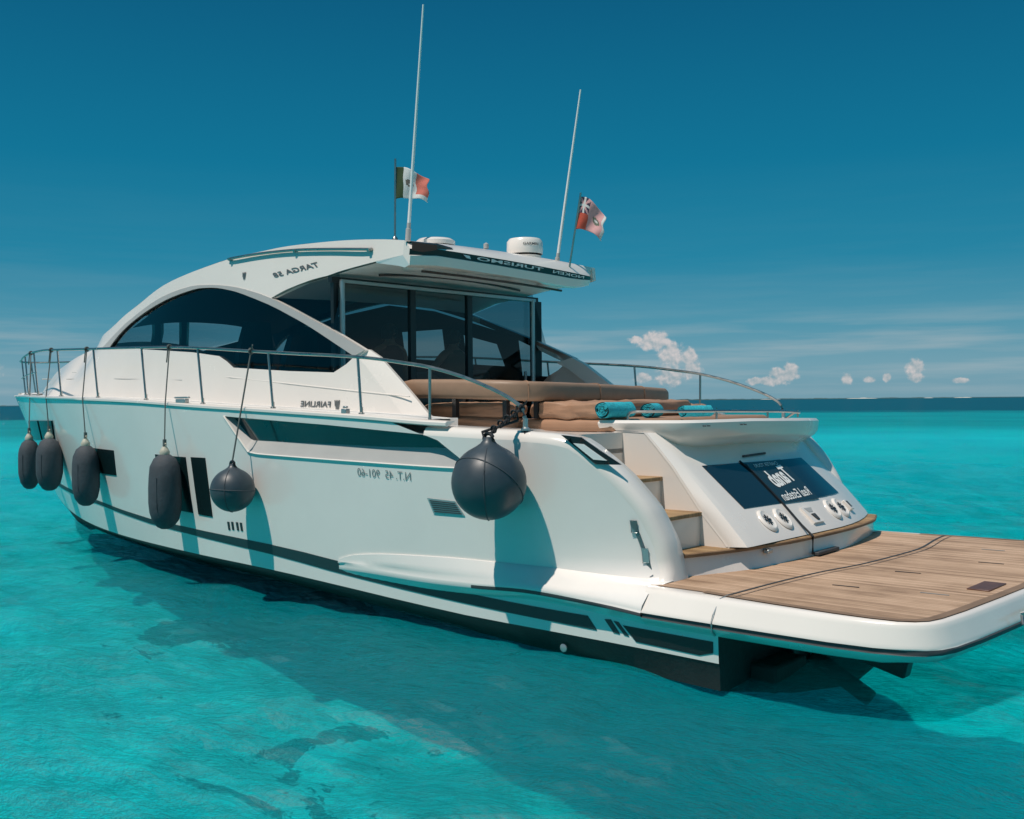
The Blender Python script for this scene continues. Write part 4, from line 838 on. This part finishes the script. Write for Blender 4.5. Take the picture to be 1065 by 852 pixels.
for x, dz in ((4.18, .012), (4.86, .0)):
    z = aft_z(0)-.165 if x < 4.3 else za(x)+.02
    mb.tube([(x, (cab_y(x, 3.5)*.72)*s, (aft_z(s)-.168 if x < 4.3 else za(x)-.026+.05*(1-s*s))) for s in ss], .014, 6)
part('lining_joint', mb, M['blk'], LIN)
for (x, y) in ((4.55, .95), (4.5, .15), (4.52, -.7), (4.5, -1.25)):
    mb = MB(); z = za(x)-.02+.05*(1-(y/1.6)**2)-.012; mb.lathe([(0, -.016), (.10, -.016), (.125, 0), (.125, .02)], c=(x, y, z), n=20); part('ceiling_lamp', mb, M['wht'], LIN, recalc=True)
for (x, y) in ((4.3, .55), (4.3, .30), (4.3, -.35), (4.3, -1.05), (4.7, 1.2), (4.28, 1.15)):
    mb = MB(); z = za(4.4)-.012+.05*(1-(y/1.6)**2); mb.lathe([(0, -.012), (.028, -.012), (.034, .02)], c=(x, y, z), n=12); part('spot_lamp', mb, M['blk'], LIN, recalc=True)
VIS = [o for o in bpy.data.objects if o.name.startswith('visor_band')][0]
def vis_text(s_, y0, wd, ht, bold=.0):
    def fn(u, v):
        y = y0+u; q = y/wA; return (aft_x(q)-.010+(.5-v/.07)*.012-.006, y, aft_z(q)-.006+(-.032+v)*(.25+.75*tp_(q)))
    mb = MB(); lettering(mb, s_, fn, wd, ht, 0, bold); part('lettering', mb, M['wht'], VIS, smooth=False, merge=False)
vis_text('TURISMO', .20, 1.16, .036, .02); vis_text('NOKEN', -.90, .66, .034, .02)
mb = MB(); q = [1.08, 1.02, 1.00]; mb.poly([(aft_x(y/wA)-.016, y, aft_z(y/wA)-.022-dz) for y, dz in ((1.00, 0), (.90, .004), (.88, .036), (.95, .03))]); part('emblem', mb, M['wht'], VIS, smooth=False)
mb = MB(); mb.grid([[(3.86, 1.63, 3.69), (3.72, 1.38, 3.672), (3.80, 1.10, 3.665)], [(3.83, 1.62, 3.675), (3.70, 1.40, 3.655), (3.77, 1.10, 3.65)], [(3.86, 1.60, 3.60), (3.755, 1.36, 3.565), (3.80, 1.12, 3.60)]], 0, flip=True); mb.poly([(3.95, 1.62, 3.70), (3.72, 1.38, 3.675), (3.85, .95, 3.672), (4.1, 1.2, 3.74)], 1)
part('stern_light', mb, [M['blk'], M['pale']], ROOF, recalc=True)
# windscreen with its pillars, coachroof ahead of it
mb = MB(); rows = [roof_row(x, 14) for x in (10.35, 10.7, 11.1, 11.45, XW)]; mb.grid(rows, 0, flip=False)
WS = part('windscreen', mb, M['ws'])
def ws_pt(x, y, dz=.01): return (x, y, zr(x)+camb(x)*(1-min(1, abs(y)/cab_y(x, zr(x)))**2.3)+dz)
for ln_, r_ in (([(10.36, .72), (11.1, .30), (XW, -.06)], .085), ([(10.36, .28), (11.1, -.15), (XW, -.56)], .075)):
    mb = MB(); mb.tube([ws_pt(x, y, -.03) for x, y in ln_], r_, 6)
    part('windscreen_pillar', mb, M['blk'], WS)
mb = MB(); rows = []
for i in range(22):
    x = XW+(14.81-XW)*i/21; z = ctz(x); w_ = cab_y(x, z); rows.append([(x, w_*s, z+min(.13, .2*max(0, 14.83-x))*(1-abs(s)**2.3)) for s in ss])
mb.grid(rows, 0, flip=False); mb.poly([(14.81, cab_y(14.81, 2.26)*s, z) for s, z in ((1, 2.265), (-1, 2.265), (-1, 2.2), (1, 2.2))]); part('coachroof', mb, M['gel'], ang=60)
# grab rails on the roof sides
gr = [cp(x, z, .03) for x, z in T['grab']]; mb = MB(); mb.tube(smoothpoly([cp(*T['grab'][0], -.01)]+gr+[cp(*T['grab'][-1], -.01)], 4), .016, 8)
for i in (0, 2, 4): x, z = T['grab'][i]; mb.tube([cp(x-.02, z, -.01), cp(x-.02, z-.012, .05)], .02, 8)
part('roof_grab_rail', mb, M['steel'], ROOF); part('roof_grab_rail', mb.mirror(), M['steel'], ROOF)
# saloon doors
DX = 5.04
mb = MB()
for y, w_, m_ in ((.52, .085, 0), (-.42, .085, 0), (1.645, .06, 0), (-1.68, .18, 0)): mb.box((DX, y, 2.2), (.05, w_, 2.36), m_)
mb.box((DX, 0, 3.40), (.06, 3.4, .06)); mb.box((DX, 0, 1.07), (.06, 3.4, .06))
DOOR = part('saloon_door', mb, [M['blk']], smooth=False)
for a, b in ((1.60, .565), (.475, -.375), (-.465, -1.585)):
    mb = MB(); mb.poly([(DX, a, 1.10), (DX, b, 1.10), (DX, b, 3.37), (DX, a, 3.37)]); part('door_pane', mb, M['door'], DOOR)
for y in (1.585, -1.55):
    mb = MB(); mb.tube([(DX-.06, y, 1.08), (DX-.06, y, 3.385)], .03, 10); part('door_post', mb, M['silver'], DOOR)
mb = MB(); mb.box((DX-.05, 0, 3.385), (.05, 3.2, .035)); part('door_track', mb, M['silver'], DOOR)
mb = MB(); mb.box((DX-.04, -1.42, 2.40), (.03, .03, .12)); part('door_handle', mb, M['silver'], DOOR, bevel=.005)
# saloon inside
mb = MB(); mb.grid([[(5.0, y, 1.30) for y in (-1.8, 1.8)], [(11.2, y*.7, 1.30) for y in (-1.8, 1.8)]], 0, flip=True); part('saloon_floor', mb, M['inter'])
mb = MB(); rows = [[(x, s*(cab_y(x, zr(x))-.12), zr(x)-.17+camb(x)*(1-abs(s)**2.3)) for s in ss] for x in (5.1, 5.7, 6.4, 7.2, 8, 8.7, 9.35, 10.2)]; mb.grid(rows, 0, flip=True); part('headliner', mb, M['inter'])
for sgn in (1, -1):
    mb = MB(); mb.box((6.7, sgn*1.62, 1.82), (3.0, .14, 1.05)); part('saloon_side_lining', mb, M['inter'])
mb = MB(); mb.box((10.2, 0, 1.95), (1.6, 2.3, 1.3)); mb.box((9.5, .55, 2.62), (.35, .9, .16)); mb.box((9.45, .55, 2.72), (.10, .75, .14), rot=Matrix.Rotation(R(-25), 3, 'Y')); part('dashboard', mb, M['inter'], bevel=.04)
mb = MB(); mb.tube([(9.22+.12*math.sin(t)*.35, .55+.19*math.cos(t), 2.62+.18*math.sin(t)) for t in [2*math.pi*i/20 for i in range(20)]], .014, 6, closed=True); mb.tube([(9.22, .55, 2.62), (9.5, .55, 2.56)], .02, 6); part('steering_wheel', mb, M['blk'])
def helm_seat(x, y, sc=1.):
    mb = MB(); mb.box((x, y, 1.75), (.28, .3, .9)); mb.box((x, y, 2.25), (.52, .52, .14)); s = part('helm_seat', mb, M['inter'], bevel=.03)
    mb = MB(); rows = []
    for i in range(9):
        t = i/8; hw = .27*(1-.35*max(0, t-.55)/.45)*sc; z = 2.3+.86*t*sc; xx = x-.22-.14*t
        rows.append([(xx-.07, y-hw, z), (xx-.09, y, z+.01), (xx-.07, y+hw, z), (xx+.06, y+hw*.92, z), (xx+.03, y, z), (xx+.06, y-hw*.92, z)])
    mb.grid(rows, 0, close=True); mb.poly(rows[0], 0, True); mb.poly(rows[-1]); part('seat_back', mb, M['blk'], s, recalc=True)
helm_seat(8.35, .62, 1.); helm_seat(8.35, -.15, .96); helm_seat(7.25, .75, .72)
mb = MB(); mb.box((6.6, -1.15, 1.72), (1.8, .6, .5)); mb.box((6.6, -1.45, 2.15), (1.8, .16, .7)); part('saloon_sofa', mb, M['interl'], bevel=.06)
mb = MB(); patch(mb, [(5.3, 2.38), (9.9, 2.72), (9.9, 3.18), (8.8, 3.40), (7.7, 3.50), (6.8, 3.36), (5.3, 2.92)], lambda a, b, d: (a, -cab_y(a, b)+.08, b), holes=[[(5.6, 2.55), (6.3, 2.60), (6.3, 3.0), (5.7, 2.85)], [(6.7, 2.65), (7.5, 2.72), (7.5, 3.1), (6.7, 3.1)]], st=.3); part('far_window_surround', mb, M['blk'])

# ------------------------------------------------------------------ guard rails
RL = [tuple(p) for p in T['rail'] if p[0] < 11.7]; RL = [p for p in RL if p[2] > 1.95]
bowr = [(16.35, .0, 2.90), (16.30, .16, 2.90), (16.05, .33, 2.90), (15.5, .54, 2.90), (14.6, .90, 2.90), (13.6, 1.27, 2.90), (12.6, 1.62, 2.895)]
rail_path = smoothpoly(bowr+RL+[(1.80, RL[-1][1], 1.86)], 3)
mb = MB(); mb.tube(rail_path, .0165, 8); RAILN = part('guard_rail', mb, M['steel']); RAILF = part('guard_rail', mb.mirror(), M['steel'])
def rail_at(x):
    for a, b in zip(rail_path, rail_path[1:]):
        if a[0] >= x >= b[0]: t = (a[0]-x)/(a[0]-b[0]+1e-9); return Vector(a).lerp(Vector(b), t)
    return Vector(rail_path[0])
for (b, t) in list(zip(T['stan_b'], T['stan_t']))+[((12.2, Yd(12.2)-.13, sheer(12.2)), None), ((13.7, Yd(13.7)-.14, sheer(13.7)), None), ((15.2, Yd(15.2)-.16, sheer(15.2)), None), ((16.3, .06, 2.23), None)]:
    tp = Vector(t) if t else rail_at(b[0]+.12); bb = Vector((b[0], b[1], sheer(b[0])+.045))
    if bb.x < 3.0: bb.z = sheer(bb.x)
    mb = MB(); mb.tube([bb, tp], .0135, 8); mb.lathe([(.03, 0), (.03, .012), (.016, .02), (.016, .07)], c=tuple(bb), n=10)
    part('stanchion', mb, M['steel'], RAILN); part('stanchion', mb.mirror(), M['steel'], RAILF)
low = [(p[0]-.05, p[1], 2.58 if p[0] > 12 else 2.58) for p in [tuple(rail_at(x)) for x in (16.3, 16.0, 15.2, 14.2, 13.2, 12.25)]]
mb = MB(); mb.tube(low, .009, 6); part('mid_rail', mb, M['steel'], RAILN); part('mid_rail', mb.mirror(), M['steel'], RAILF)
mb = MB()
for sgn in (1, -1): mb.lathe([(.04, 0), (.04, .015), (.022, .03), (.022, .10)], c=(1.80, sgn*RL[-1][1], sheer(1.8)-.005), n=12)
part('rail_foot', mb, M['silver'], RAILN)

# ------------------------------------------------------------------ roof gear
mb = MB(); mb.lathe([(0, 0), (.19, 0), (.20, .03), (.19, .045), (.215, .05), (.222, .10), (.218, .20), (.19, .235), (.10, .25), (0, .253)], c=(4.45, -.80, 3.80), n=40, mf=lambda i, j: 1 if i in (2, 3) else 0)
RAD = part('radar_dome', mb, [M['gel'], M['blk']], recalc=True); mb = MB(); mb.box((4.45, -.8, 3.76), (.3, .3, .1)); part('dome_base', mb, M['gel'], RAD, bevel=.02)
def rad_fn(u, v): a = math.atan2(CAM[1]+.8, CAM[0]-4.45)+.35+u/.223; return (4.45+.2245*math.cos(a), -.8+.2245*math.sin(a), 3.955+v)
mb = MB(); lettering(mb, 'GARMIN', lambda u, v: rad_fn(u, v), .20, .032, 0, .02); part('lettering', mb, M['ink'], RAD, smooth=False, merge=False)
mb = MB(); mb.lathe([(0, -.03), (.22, -.03), (.22, .015), (.19, .04), (.10, .05), (0, .052)], c=(4.55, .60, 3.852), n=32); part('satellite_dome', mb, M['gel'], recalc=True)
mb = MB(); mb.lathe([(.03, 0), (.03, .05), (.0, .07)], c=(4.2, .15, 3.80), n=12); part('roof_vent', mb, M['pale'])
for nm, b, t in (('a', (4.57, 1.0, 3.84), (4.29, 1.0, 6.33)), ('b', (4.12, -1.0, 3.70), (3.73, -1.0, 5.74))):
    b, t = Vector(b), Vector(t); mb = MB(); mb.tube([b.lerp(t, k) for k in (.07, .3, .6, 1)], [.019, .017, .014, .010], 8); A = part('whip_antenna', mb, M['wht'])
    mb = MB(); mb.tube([b, b.lerp(t, .05), b.lerp(t, .052), b.lerp(t, .075)], [.03, .03, .022, .022], 10); part('antenna_base', mb, M['pale'], A)
FS = []
for b, t in (((4.78, 1.0, 3.86), (4.76, 1.0, 4.76)), ((3.93, -1.0, 3.62), (3.74, -1.0, 4.53))):
    b, t = Vector(b), Vector(t); mb = MB(); mb.tube([b, t], .012, 7); mb.lathe([(.035, 0), (.03, .03), (.013, .05)], c=tuple(b), n=10); FS.append((b, t, part('flagstaff', mb, M['steel'])))
def cloth(name, o, du, dv, nu, nv, colf, mats, wav, label, cat, sag=0.):
    """small flag: o = upper hoist corner, du along the fly, dv down the hoist"""
    o, du, dv = Vector(o), Vector(du), Vector(dv); n = du.cross(dv).normalized(); mb = MB(); rows = []
    for i in range(nv+1):
        r = []
        for j in range(nu+1):
            u, v = j/nu, i/nv; p = o+du*u+dv*v*(1-.28*u)+Vector((0, 0, -sag*u*u))+n*(wav*(.25+u)*math.sin(9*u+3.2*v+.6))+du.normalized()*(.012*math.sin(11*v+1)*u)+Vector((0, 0, .02*u*math.sin(7*u+2*v)))
            r.append(p)
        rows.append(r)
    mb.grid(rows, 0, mf=lambda i, j: colf((j+.5)/nu, (i+.5)/nv)); ob = mb.build(name, mats, None, ang=180, merge=False); tag(ob, label, cat)
    md = ob.modifiers.new('thickness', 'SOLIDIFY'); md.thickness = .002; return ob
fm = [mat('flag_'+n_, c, .85, var=.08, vscale=20) for n_, c in (('green', (.03, .06, .02)), ('white', (.66, .66, .64)), ('red', (.58, .16, .12)), ('brown', (.16, .13, .11)), ('navy', (.05, .035, .07)), ('scarlet', (.62, .10, .06)), ('pink', (.66, .36, .36)), ('olive', (.14, .16, .12)))]
def mexcol(u, v):
    if u < .24: return 0
    if u < .62:
        d = math.hypot((u-.43)*1.15, v-.48); return 3 if d < .13 and not (d < .05 and v > .5) else 1
    return 2 if v < .82 else 1
def ensign(u, v):
    if u < .42 and v < .5:
        if abs(u-.21) < .035 or abs(v-.25) < .05: return 1
        if abs(u/.42-v/.5) < .12 or abs(u/.42+v/.5-1) < .12: return 6
        return 4
    d = math.hypot((u-.70)*1.1, v-.52)
    if d < .15: return 7 if d > .07 else 1
    if u > .93: return 1
    return 5 if u < .4 else 6
b, t, s_ = FS[0]; P0 = t+(b-t)*.10
cloth('flag', P0, Vector((-.30, -.215, 0)), (b-t)*.395, 40, 28, mexcol, fm, .020, 'small green, white and red flag streaming from the forward flagstaff by the taller whip aerial', 'flag', .16)
b, t, s_ = FS[1]; P0 = t+(b-t)*.05
cloth('flag', P0, Vector((-.24, -.17, 0)), (b-t)*.42, 40, 28, ensign, fm, .022, 'faded red ensign with a round badge streaming from the aft flagstaff behind the radar dome', 'flag', .27)

# ------------------------------------------------------------------ fenders
def rope_to(x, z0, y0, parent, m, sway=0.):
    p = rail_at(x); q = Vector((x+sway, y0, z0)); mb = MB(); a = p+Vector((0, .02, .0)); ed = Vector((x, max(hull_y(x, sheer(x)-.02)+.075, .1), sheer(x)+.03)); ed.x = p.x+(q.x-p.x)*.4
    pts = [a, ed, q] if (ed.y > q.y) else [a, q]
    mb.tube(pts, .009, 6)
    mb.tube([p+Vector((0, .022*math.cos(t), .022*math.sin(t))) for t in [2*math.pi*k/10 for k in range(10)]], .012, 6, closed=True); mb.tube([p+Vector((0, .02, -.02)), p+Vector((.015, .03, -.16))], .008, 5)
    r_ = mb.build('rope', m, parent); return r_
def fender(x, z, y=None, label='', L=.86, r=.195, seed=0, xr=None):
    y = y if y is not None else hull_y(x, z)+r+.02
    root = empty('fender', (x, y, z-L/2)); tag(root, label, 'fender', 'long covered fenders hanging along the side')
    prof = [(0, -L/2), (.26*r, -L/2+.004), (.52*r, -L/2+.03), (.8*r, -L/2+.10), (.95*r, -L/2+.20), (r, -.12), (r, .05), (.975*r, .16), (.90*r, L/2-.14), (.66*r, L/2-.05), (.38*r, L/2-.01), (.25*r, L/2)]
    mb = MB(); mb.lathe(prof, c=(0, 0, L/2), n=40, wob=lambda i, t: 1+.018*math.sin(14*2*math.pi*t*.5+seed+i*.4)*(1 if i in (9, 10, 2, 3) else .35)+.02*noise.noise((math.cos(6.28*t)*1.4+seed, math.sin(6.28*t)*1.4, i*.5)))
    c = mb.build('cover', M['cover'], root, recalc=True)
    mb = MB(); mb.lathe([(.055, 0), (.06, .03), (.045, .06), (.028, .09), (.0, .095)], c=(0, 0, L-.005), n=14); mb.tube([(.028*math.cos(t), 0, L+.10+.028*math.sin(t)) for t in [2*math.pi*k/12 for k in range(12)]], .010, 6, closed=True); mb.build('end_cap', M['cap'], root, recalc=True)
    mb = MB(); mb.tube([(1.01*r*math.cos(2.1), 1.01*r*math.sin(2.1), L*k) for k in (.25, .4, .55, .7)], .004, 5); mb.build('seam', M['cover'], c)
    p = rail_at(xr or x); mb = MB(); q = Vector((0, 0, L+.12)); a = p-Vector((x, y, z-L/2)); k_ = (a.z-(sheer(p.x)+.03-(z-L/2)))/(a.z-q.z); ed = a.lerp(q, k_); ed.y = max(ed.y, hull_y(p.x+(x-p.x)*k_, 1.98)+.055-y)
    mb.tube([a, ed, q], .0085, 6); mb.tube([a+Vector((0, .026*math.cos(t), .026*math.sin(t))) for t in [2*math.pi*k/10 for k in range(10)]], .012, 6, closed=True); mb.tube([a+Vector((0, .02, -.02)), a+Vector((.015, .03, -.18))], .008, 5); mb.tube([q+Vector((0, 0, -.03)), q+Vector((0, 0, .05))], .022, 7)
    mb.build('rope', M['rope'], root); return root
fender(11.86, 1.20, 1.98, 'dark covered fender hanging right at the bow, farthest forward of the row', .74, .155, 0., 12.6)
fender(10.95, 1.235, 2.09, 'dark covered fender second from the bow, overlapping the one at the bow', .75, .178, 1., 11.1)
fender(9.35, 1.155, 2.33, 'dark covered fender hanging over the small square porthole', .79, .172, 3., 9.62)
fender(7.09, 1.075, 2.49, 'dark covered fender in front of the tall slanted portholes, with a gathered hem', .86, .184, 2., 7.35)
def buoy(x, z, y, r, label, sway, seamtilt, ropem):
    root = empty('ball_fender', (x, y, z-r)); tag(root, label, 'fender')
    mb = MB(); prof = [(r*math.sin(t), r-r*math.cos(t)) for t in [math.pi*k/22 for k in range(19)]]; zt_ = prof[-1][1]
    prof += [(r*.34, r*1.95), (r*.22, r*2.03), (r*.16, r*2.11), (r*.13, r*2.19), (0, r*2.20)]
    mb.lathe(prof, n=44); bd = mb.build('ball', M['ball'], root, recalc=True)
    mb = MB(); mb.tube([(r*1.004*math.cos(t), r*1.004*math.sin(t)*math.cos(seamtilt), r+r*1.004*math.sin(t)*math.sin(seamtilt)) for t in [2*math.pi*k/48 for k in range(48)]], .006, 6, closed=True)
    mb.tube([(r*1.004*math.cos(t)*math.cos(2.2), r*1.004*math.cos(t)*math.sin(2.2), r+r*1.004*math.sin(t)) for t in [math.pi*(k/24)-math.pi*.5 for k in range(22)]], .005, 6); mb.build('seam', M['cover'], bd)
    mb = MB(); mb.tube([(.05*r/.3*math.cos(t), 0, r*2.13+.05*r/.3*math.sin(t)) for t in [2*math.pi*k/14 for k in range(14)]], .016, 6, closed=True); mb.build('eye', M['blk'], root)
    p = rail_at(x+sway); a = p-root.location; q = Vector((0, 0, r*2.13+.04)); k_ = (a.z-(sheer(p.x)+.03-root.location.z))/(a.z-q.z); ed = a.lerp(q, k_); ed.y = max(ed.y, hull_y(p.x, 1.9)+.055-y)
    mb = MB(); mb.tube([a, ed, q] if sway == .06 else [a, q], .010, 6); mb.tube([a+Vector((0, .026*math.cos(t), .026*math.sin(t))) for t in [2*math.pi*k/10 for k in range(10)]], .013, 6, closed=True); mb.tube([a, a+Vector((-.10, .05, .06))], .008, 5)
    if r > .28:
        mb.tube([a+Vector((.03, .03, .02)), a+Vector((.0, .05, -.10)), q+Vector((.05, .02, .02)), q+Vector((0, .03, -.08))], .012, 6); mb.tube([a+Vector((-.02, 0, -.06)), a+Vector((-.07, .04, -.25)), a+Vector((-.07, .03, -.5)), a+Vector((-.08, .02, -.95))], .009, 6)
        for k in range(4): o_2 = a.lerp(q, .2+.2*k); mb.tube([o_2+Vector((.028*math.cos(t), .02, .028*math.sin(t))) for t in [2*math.pi*j/8 for j in range(8)]], .010, 5, closed=True)
    mb.build('rope', ropem, root)
    return root
buoy(5.60, 1.175, 2.565, .230, 'smaller round dark buoy fender hanging forward beside the hull window', .06, .08, M['rope'])
buoy(1.86, 1.43, 2.63, .303, 'large round dark buoy fender hanging from the aft end of the guard rail', -.02, .75, M['ropeb'])

# ------------------------------------------------------------------ towels
def towel(c, L, r, label, rz=0):
    mb = MB(); n = 30; rows = []
    for i in range(n+1):
        u = i/n; rows.append([(r*(1+.05*noise.noise((math.cos(t)*1.5, math.sin(t)*1.5, u*6)))*math.cos(t), (u-.5)*L+.010*math.sin(3*t), r*.92*(1+.05*noise.noise((math.cos(t)*1.5, math.sin(t)*1.5, u*6)))*math.sin(t)) for t in [2*math.pi*j/26 for j in range(26)]])
    mb.grid(rows, 0, close=True, flip=True)
    o = empty('rolled_towel', c, R(rz)); tag(o, label, 'towel', None); b = mb.build('roll', M['towel'], o)
    for s in (1, -1):
        m2 = MB(); sp_ = [(r*.9*k/46*math.cos(.62*k), s*(L/2-.004+.004*math.sin(k)), r*.82*k/46*math.sin(.62*k)) for k in range(2, 47)]; m2.tube(sp_, r*.075, 6); m2.build('spiral_end', M['towel'], b)
towel((1.78, 1.02, 1.99), .42, .078, 'rolled turquoise towel lying on the tan cushion left of the sunbed tray')
towel((1.86, .32, 1.975), .34, .075, 'rolled turquoise towel behind the near end of the low steel tray rail', 20)
towel((1.60, -.05, 1.965), .36, .06, 'flattened turquoise towel farthest from the stairs, on the sunbed behind the low rail', -15)

# ------------------------------------------------------------------ people inside the saloon
skin = mat('skin', (.26, .15, .10), .55, var=.05); hair = mat('dark_hair', (.015, .012, .010), .6); shirt1 = mat('dark_shirt', (.03, .035, .045), .85); shirt2 = mat('olive_shirt', (.10, .10, .07), .85); shorts = mat('dark_shorts', (.03, .03, .035), .85)
def person(loc, rz, joints, label, sh, h=1.74):
    root = empty('person', loc, R(rz)); tag(root, label, 'person')
    V = [(0, 0, .93), (0, .01, 1.12), (0, .015, 1.33), (0, .0, 1.46), (0, 0, 1.53), (0, .012, 1.60), (0, .018, 1.68)]; rd = [(.155, .11), (.135, .10), (.165, .115), (.10, .08), (.055, .055), (.075, .088), (.072, .085)]
    E = [(i, i+1) for i in range(6)]; 
    def chain(start, pts):
        k = start
        for p, r_ in pts: V.append(p); rd.append(r_); E.append((k, len(V)-1)); k = len(V)-1
    for s in (1, -1):
        chain(0, [((s*.10, 0, .86), (.105, .105)), ((s*.11, .015, .50), (.062, .065)), ((s*.115, -.01, .10), (.040, .045)), ((s*.12, .10, .035), (.04, .03)), ((s*.125, .17, .03), (.035, .022))])
        el, wrp, hd = joints[0 if s > 0 else 1]
        chain(3, [((s*.19, 0, 1.42), (.062, .062)), (el, (.042, .042)), (wrp, (.028, .030)), (hd, (.034, .022))])
    me = bpy.data.meshes.new('body'); me.from_pydata(V, E, []); o = bpy.data.objects.new('body', me); col.objects.link(o); o.parent = root; me.materials.append(skin)
    sk_ = o.modifiers.new('skin', 'SKIN'); sk_.use_smooth_shade = True
    for v, r_ in zip(me.skin_vertices[0].data, rd): v.radius = r_
    me.skin_vertices[0].data[0].use_root = True
    ss_ = o.modifiers.new('sub', 'SUBSURF'); ss_.levels = 2; ss_.render_levels = 2
    mb = MB(); mb.lathe([(0, .0), (.088, .0), (.100, .06), (.098, .13), (.06, .185), (0, .20)], c=(0, -.005, 1.565), n=18); mb.v = [(x, y*1.12-(.02 if z < 1.62 else 0), z) for x, y, z in mb.v]; mb.build('hair', hair, root, recalc=True)
    mb = MB(); mb.lathe([(.165, .90), (.155, 1.0), (.150, 1.12), (.178, 1.30), (.185, 1.40), (.12, 1.475), (.07, 1.50)], n=22); mb.v = [(x*1.08, y*.80, z) for x, y, z in mb.v]
    mb.build('shirt', sh, root, recalc=True)
    mb = MB(); mb.lathe([(.19, .58), (.185, .75), (.175, .96)], n=20); mb.v = [(x*1.05, y*.8, z) for x, y, z in mb.v]; mb.build('shorts', shorts, root, recalc=True)
    for s in (1, -1): mb = MB(); mb.lathe([(0, -.011), (.010, -.004), (.011, .004), (0, .011)], c=(s*.033, .10, 1.665), n=8); mb.build('eye', hair, root)
    mb = MB(); mb.tube([(0, .098, 1.66), (0, .118, 1.625), (0, .10, 1.615)], [.010, .017, .010], 6); mb.tube([(-.025, .096, 1.575), (0, .102, 1.573), (.025, .096, 1.575)], .006, 5); mb.build('face_features', skin, root)
    for s in (1, -1):
        hd = Vector(joints[0 if s > 0 else 1][2]); wv = Vector(joints[0 if s > 0 else 1][1]); d = (hd-wv).normalized(); sd = Vector((0, 1, 0)) if abs(d.y) < .8 else Vector((1, 0, 0)); mb = MB()
        for k in range(4): a = hd+sd*(.024*(k-1.5)); mb.tube([a, a+d*.04, a+d*(.07-.008*abs(k-1.4))+Vector((-s*.012, 0, -.01))], [.010, .009, .006], 6)
        a = hd-d*.02+sd*.03; mb.tube([a, a+sd*.03+d*.02, a+sd*.035+d*.045], [.011, .010, .007], 6); mb.build('fingers', skin, root)
    return root
hang = lambda s: ((s*.25, -.02, 1.14), (s*.25, .06, .90), (s*.245, .08, .83)); hip = lambda s: ((s*.43, -.06, 1.17), (s*.20, .05, 1.03), (s*.17, .09, .99))
person((5.95, .06, 1.30), 80, [hang(1), hang(-1)], 'person in dark clothes standing upright behind the left saloon door pane', shirt1)
person((5.75, -.86, 1.26), 95, [hip(1), hip(-1)], 'person in an olive top with hands on hips behind the middle and right door panes', shirt2)
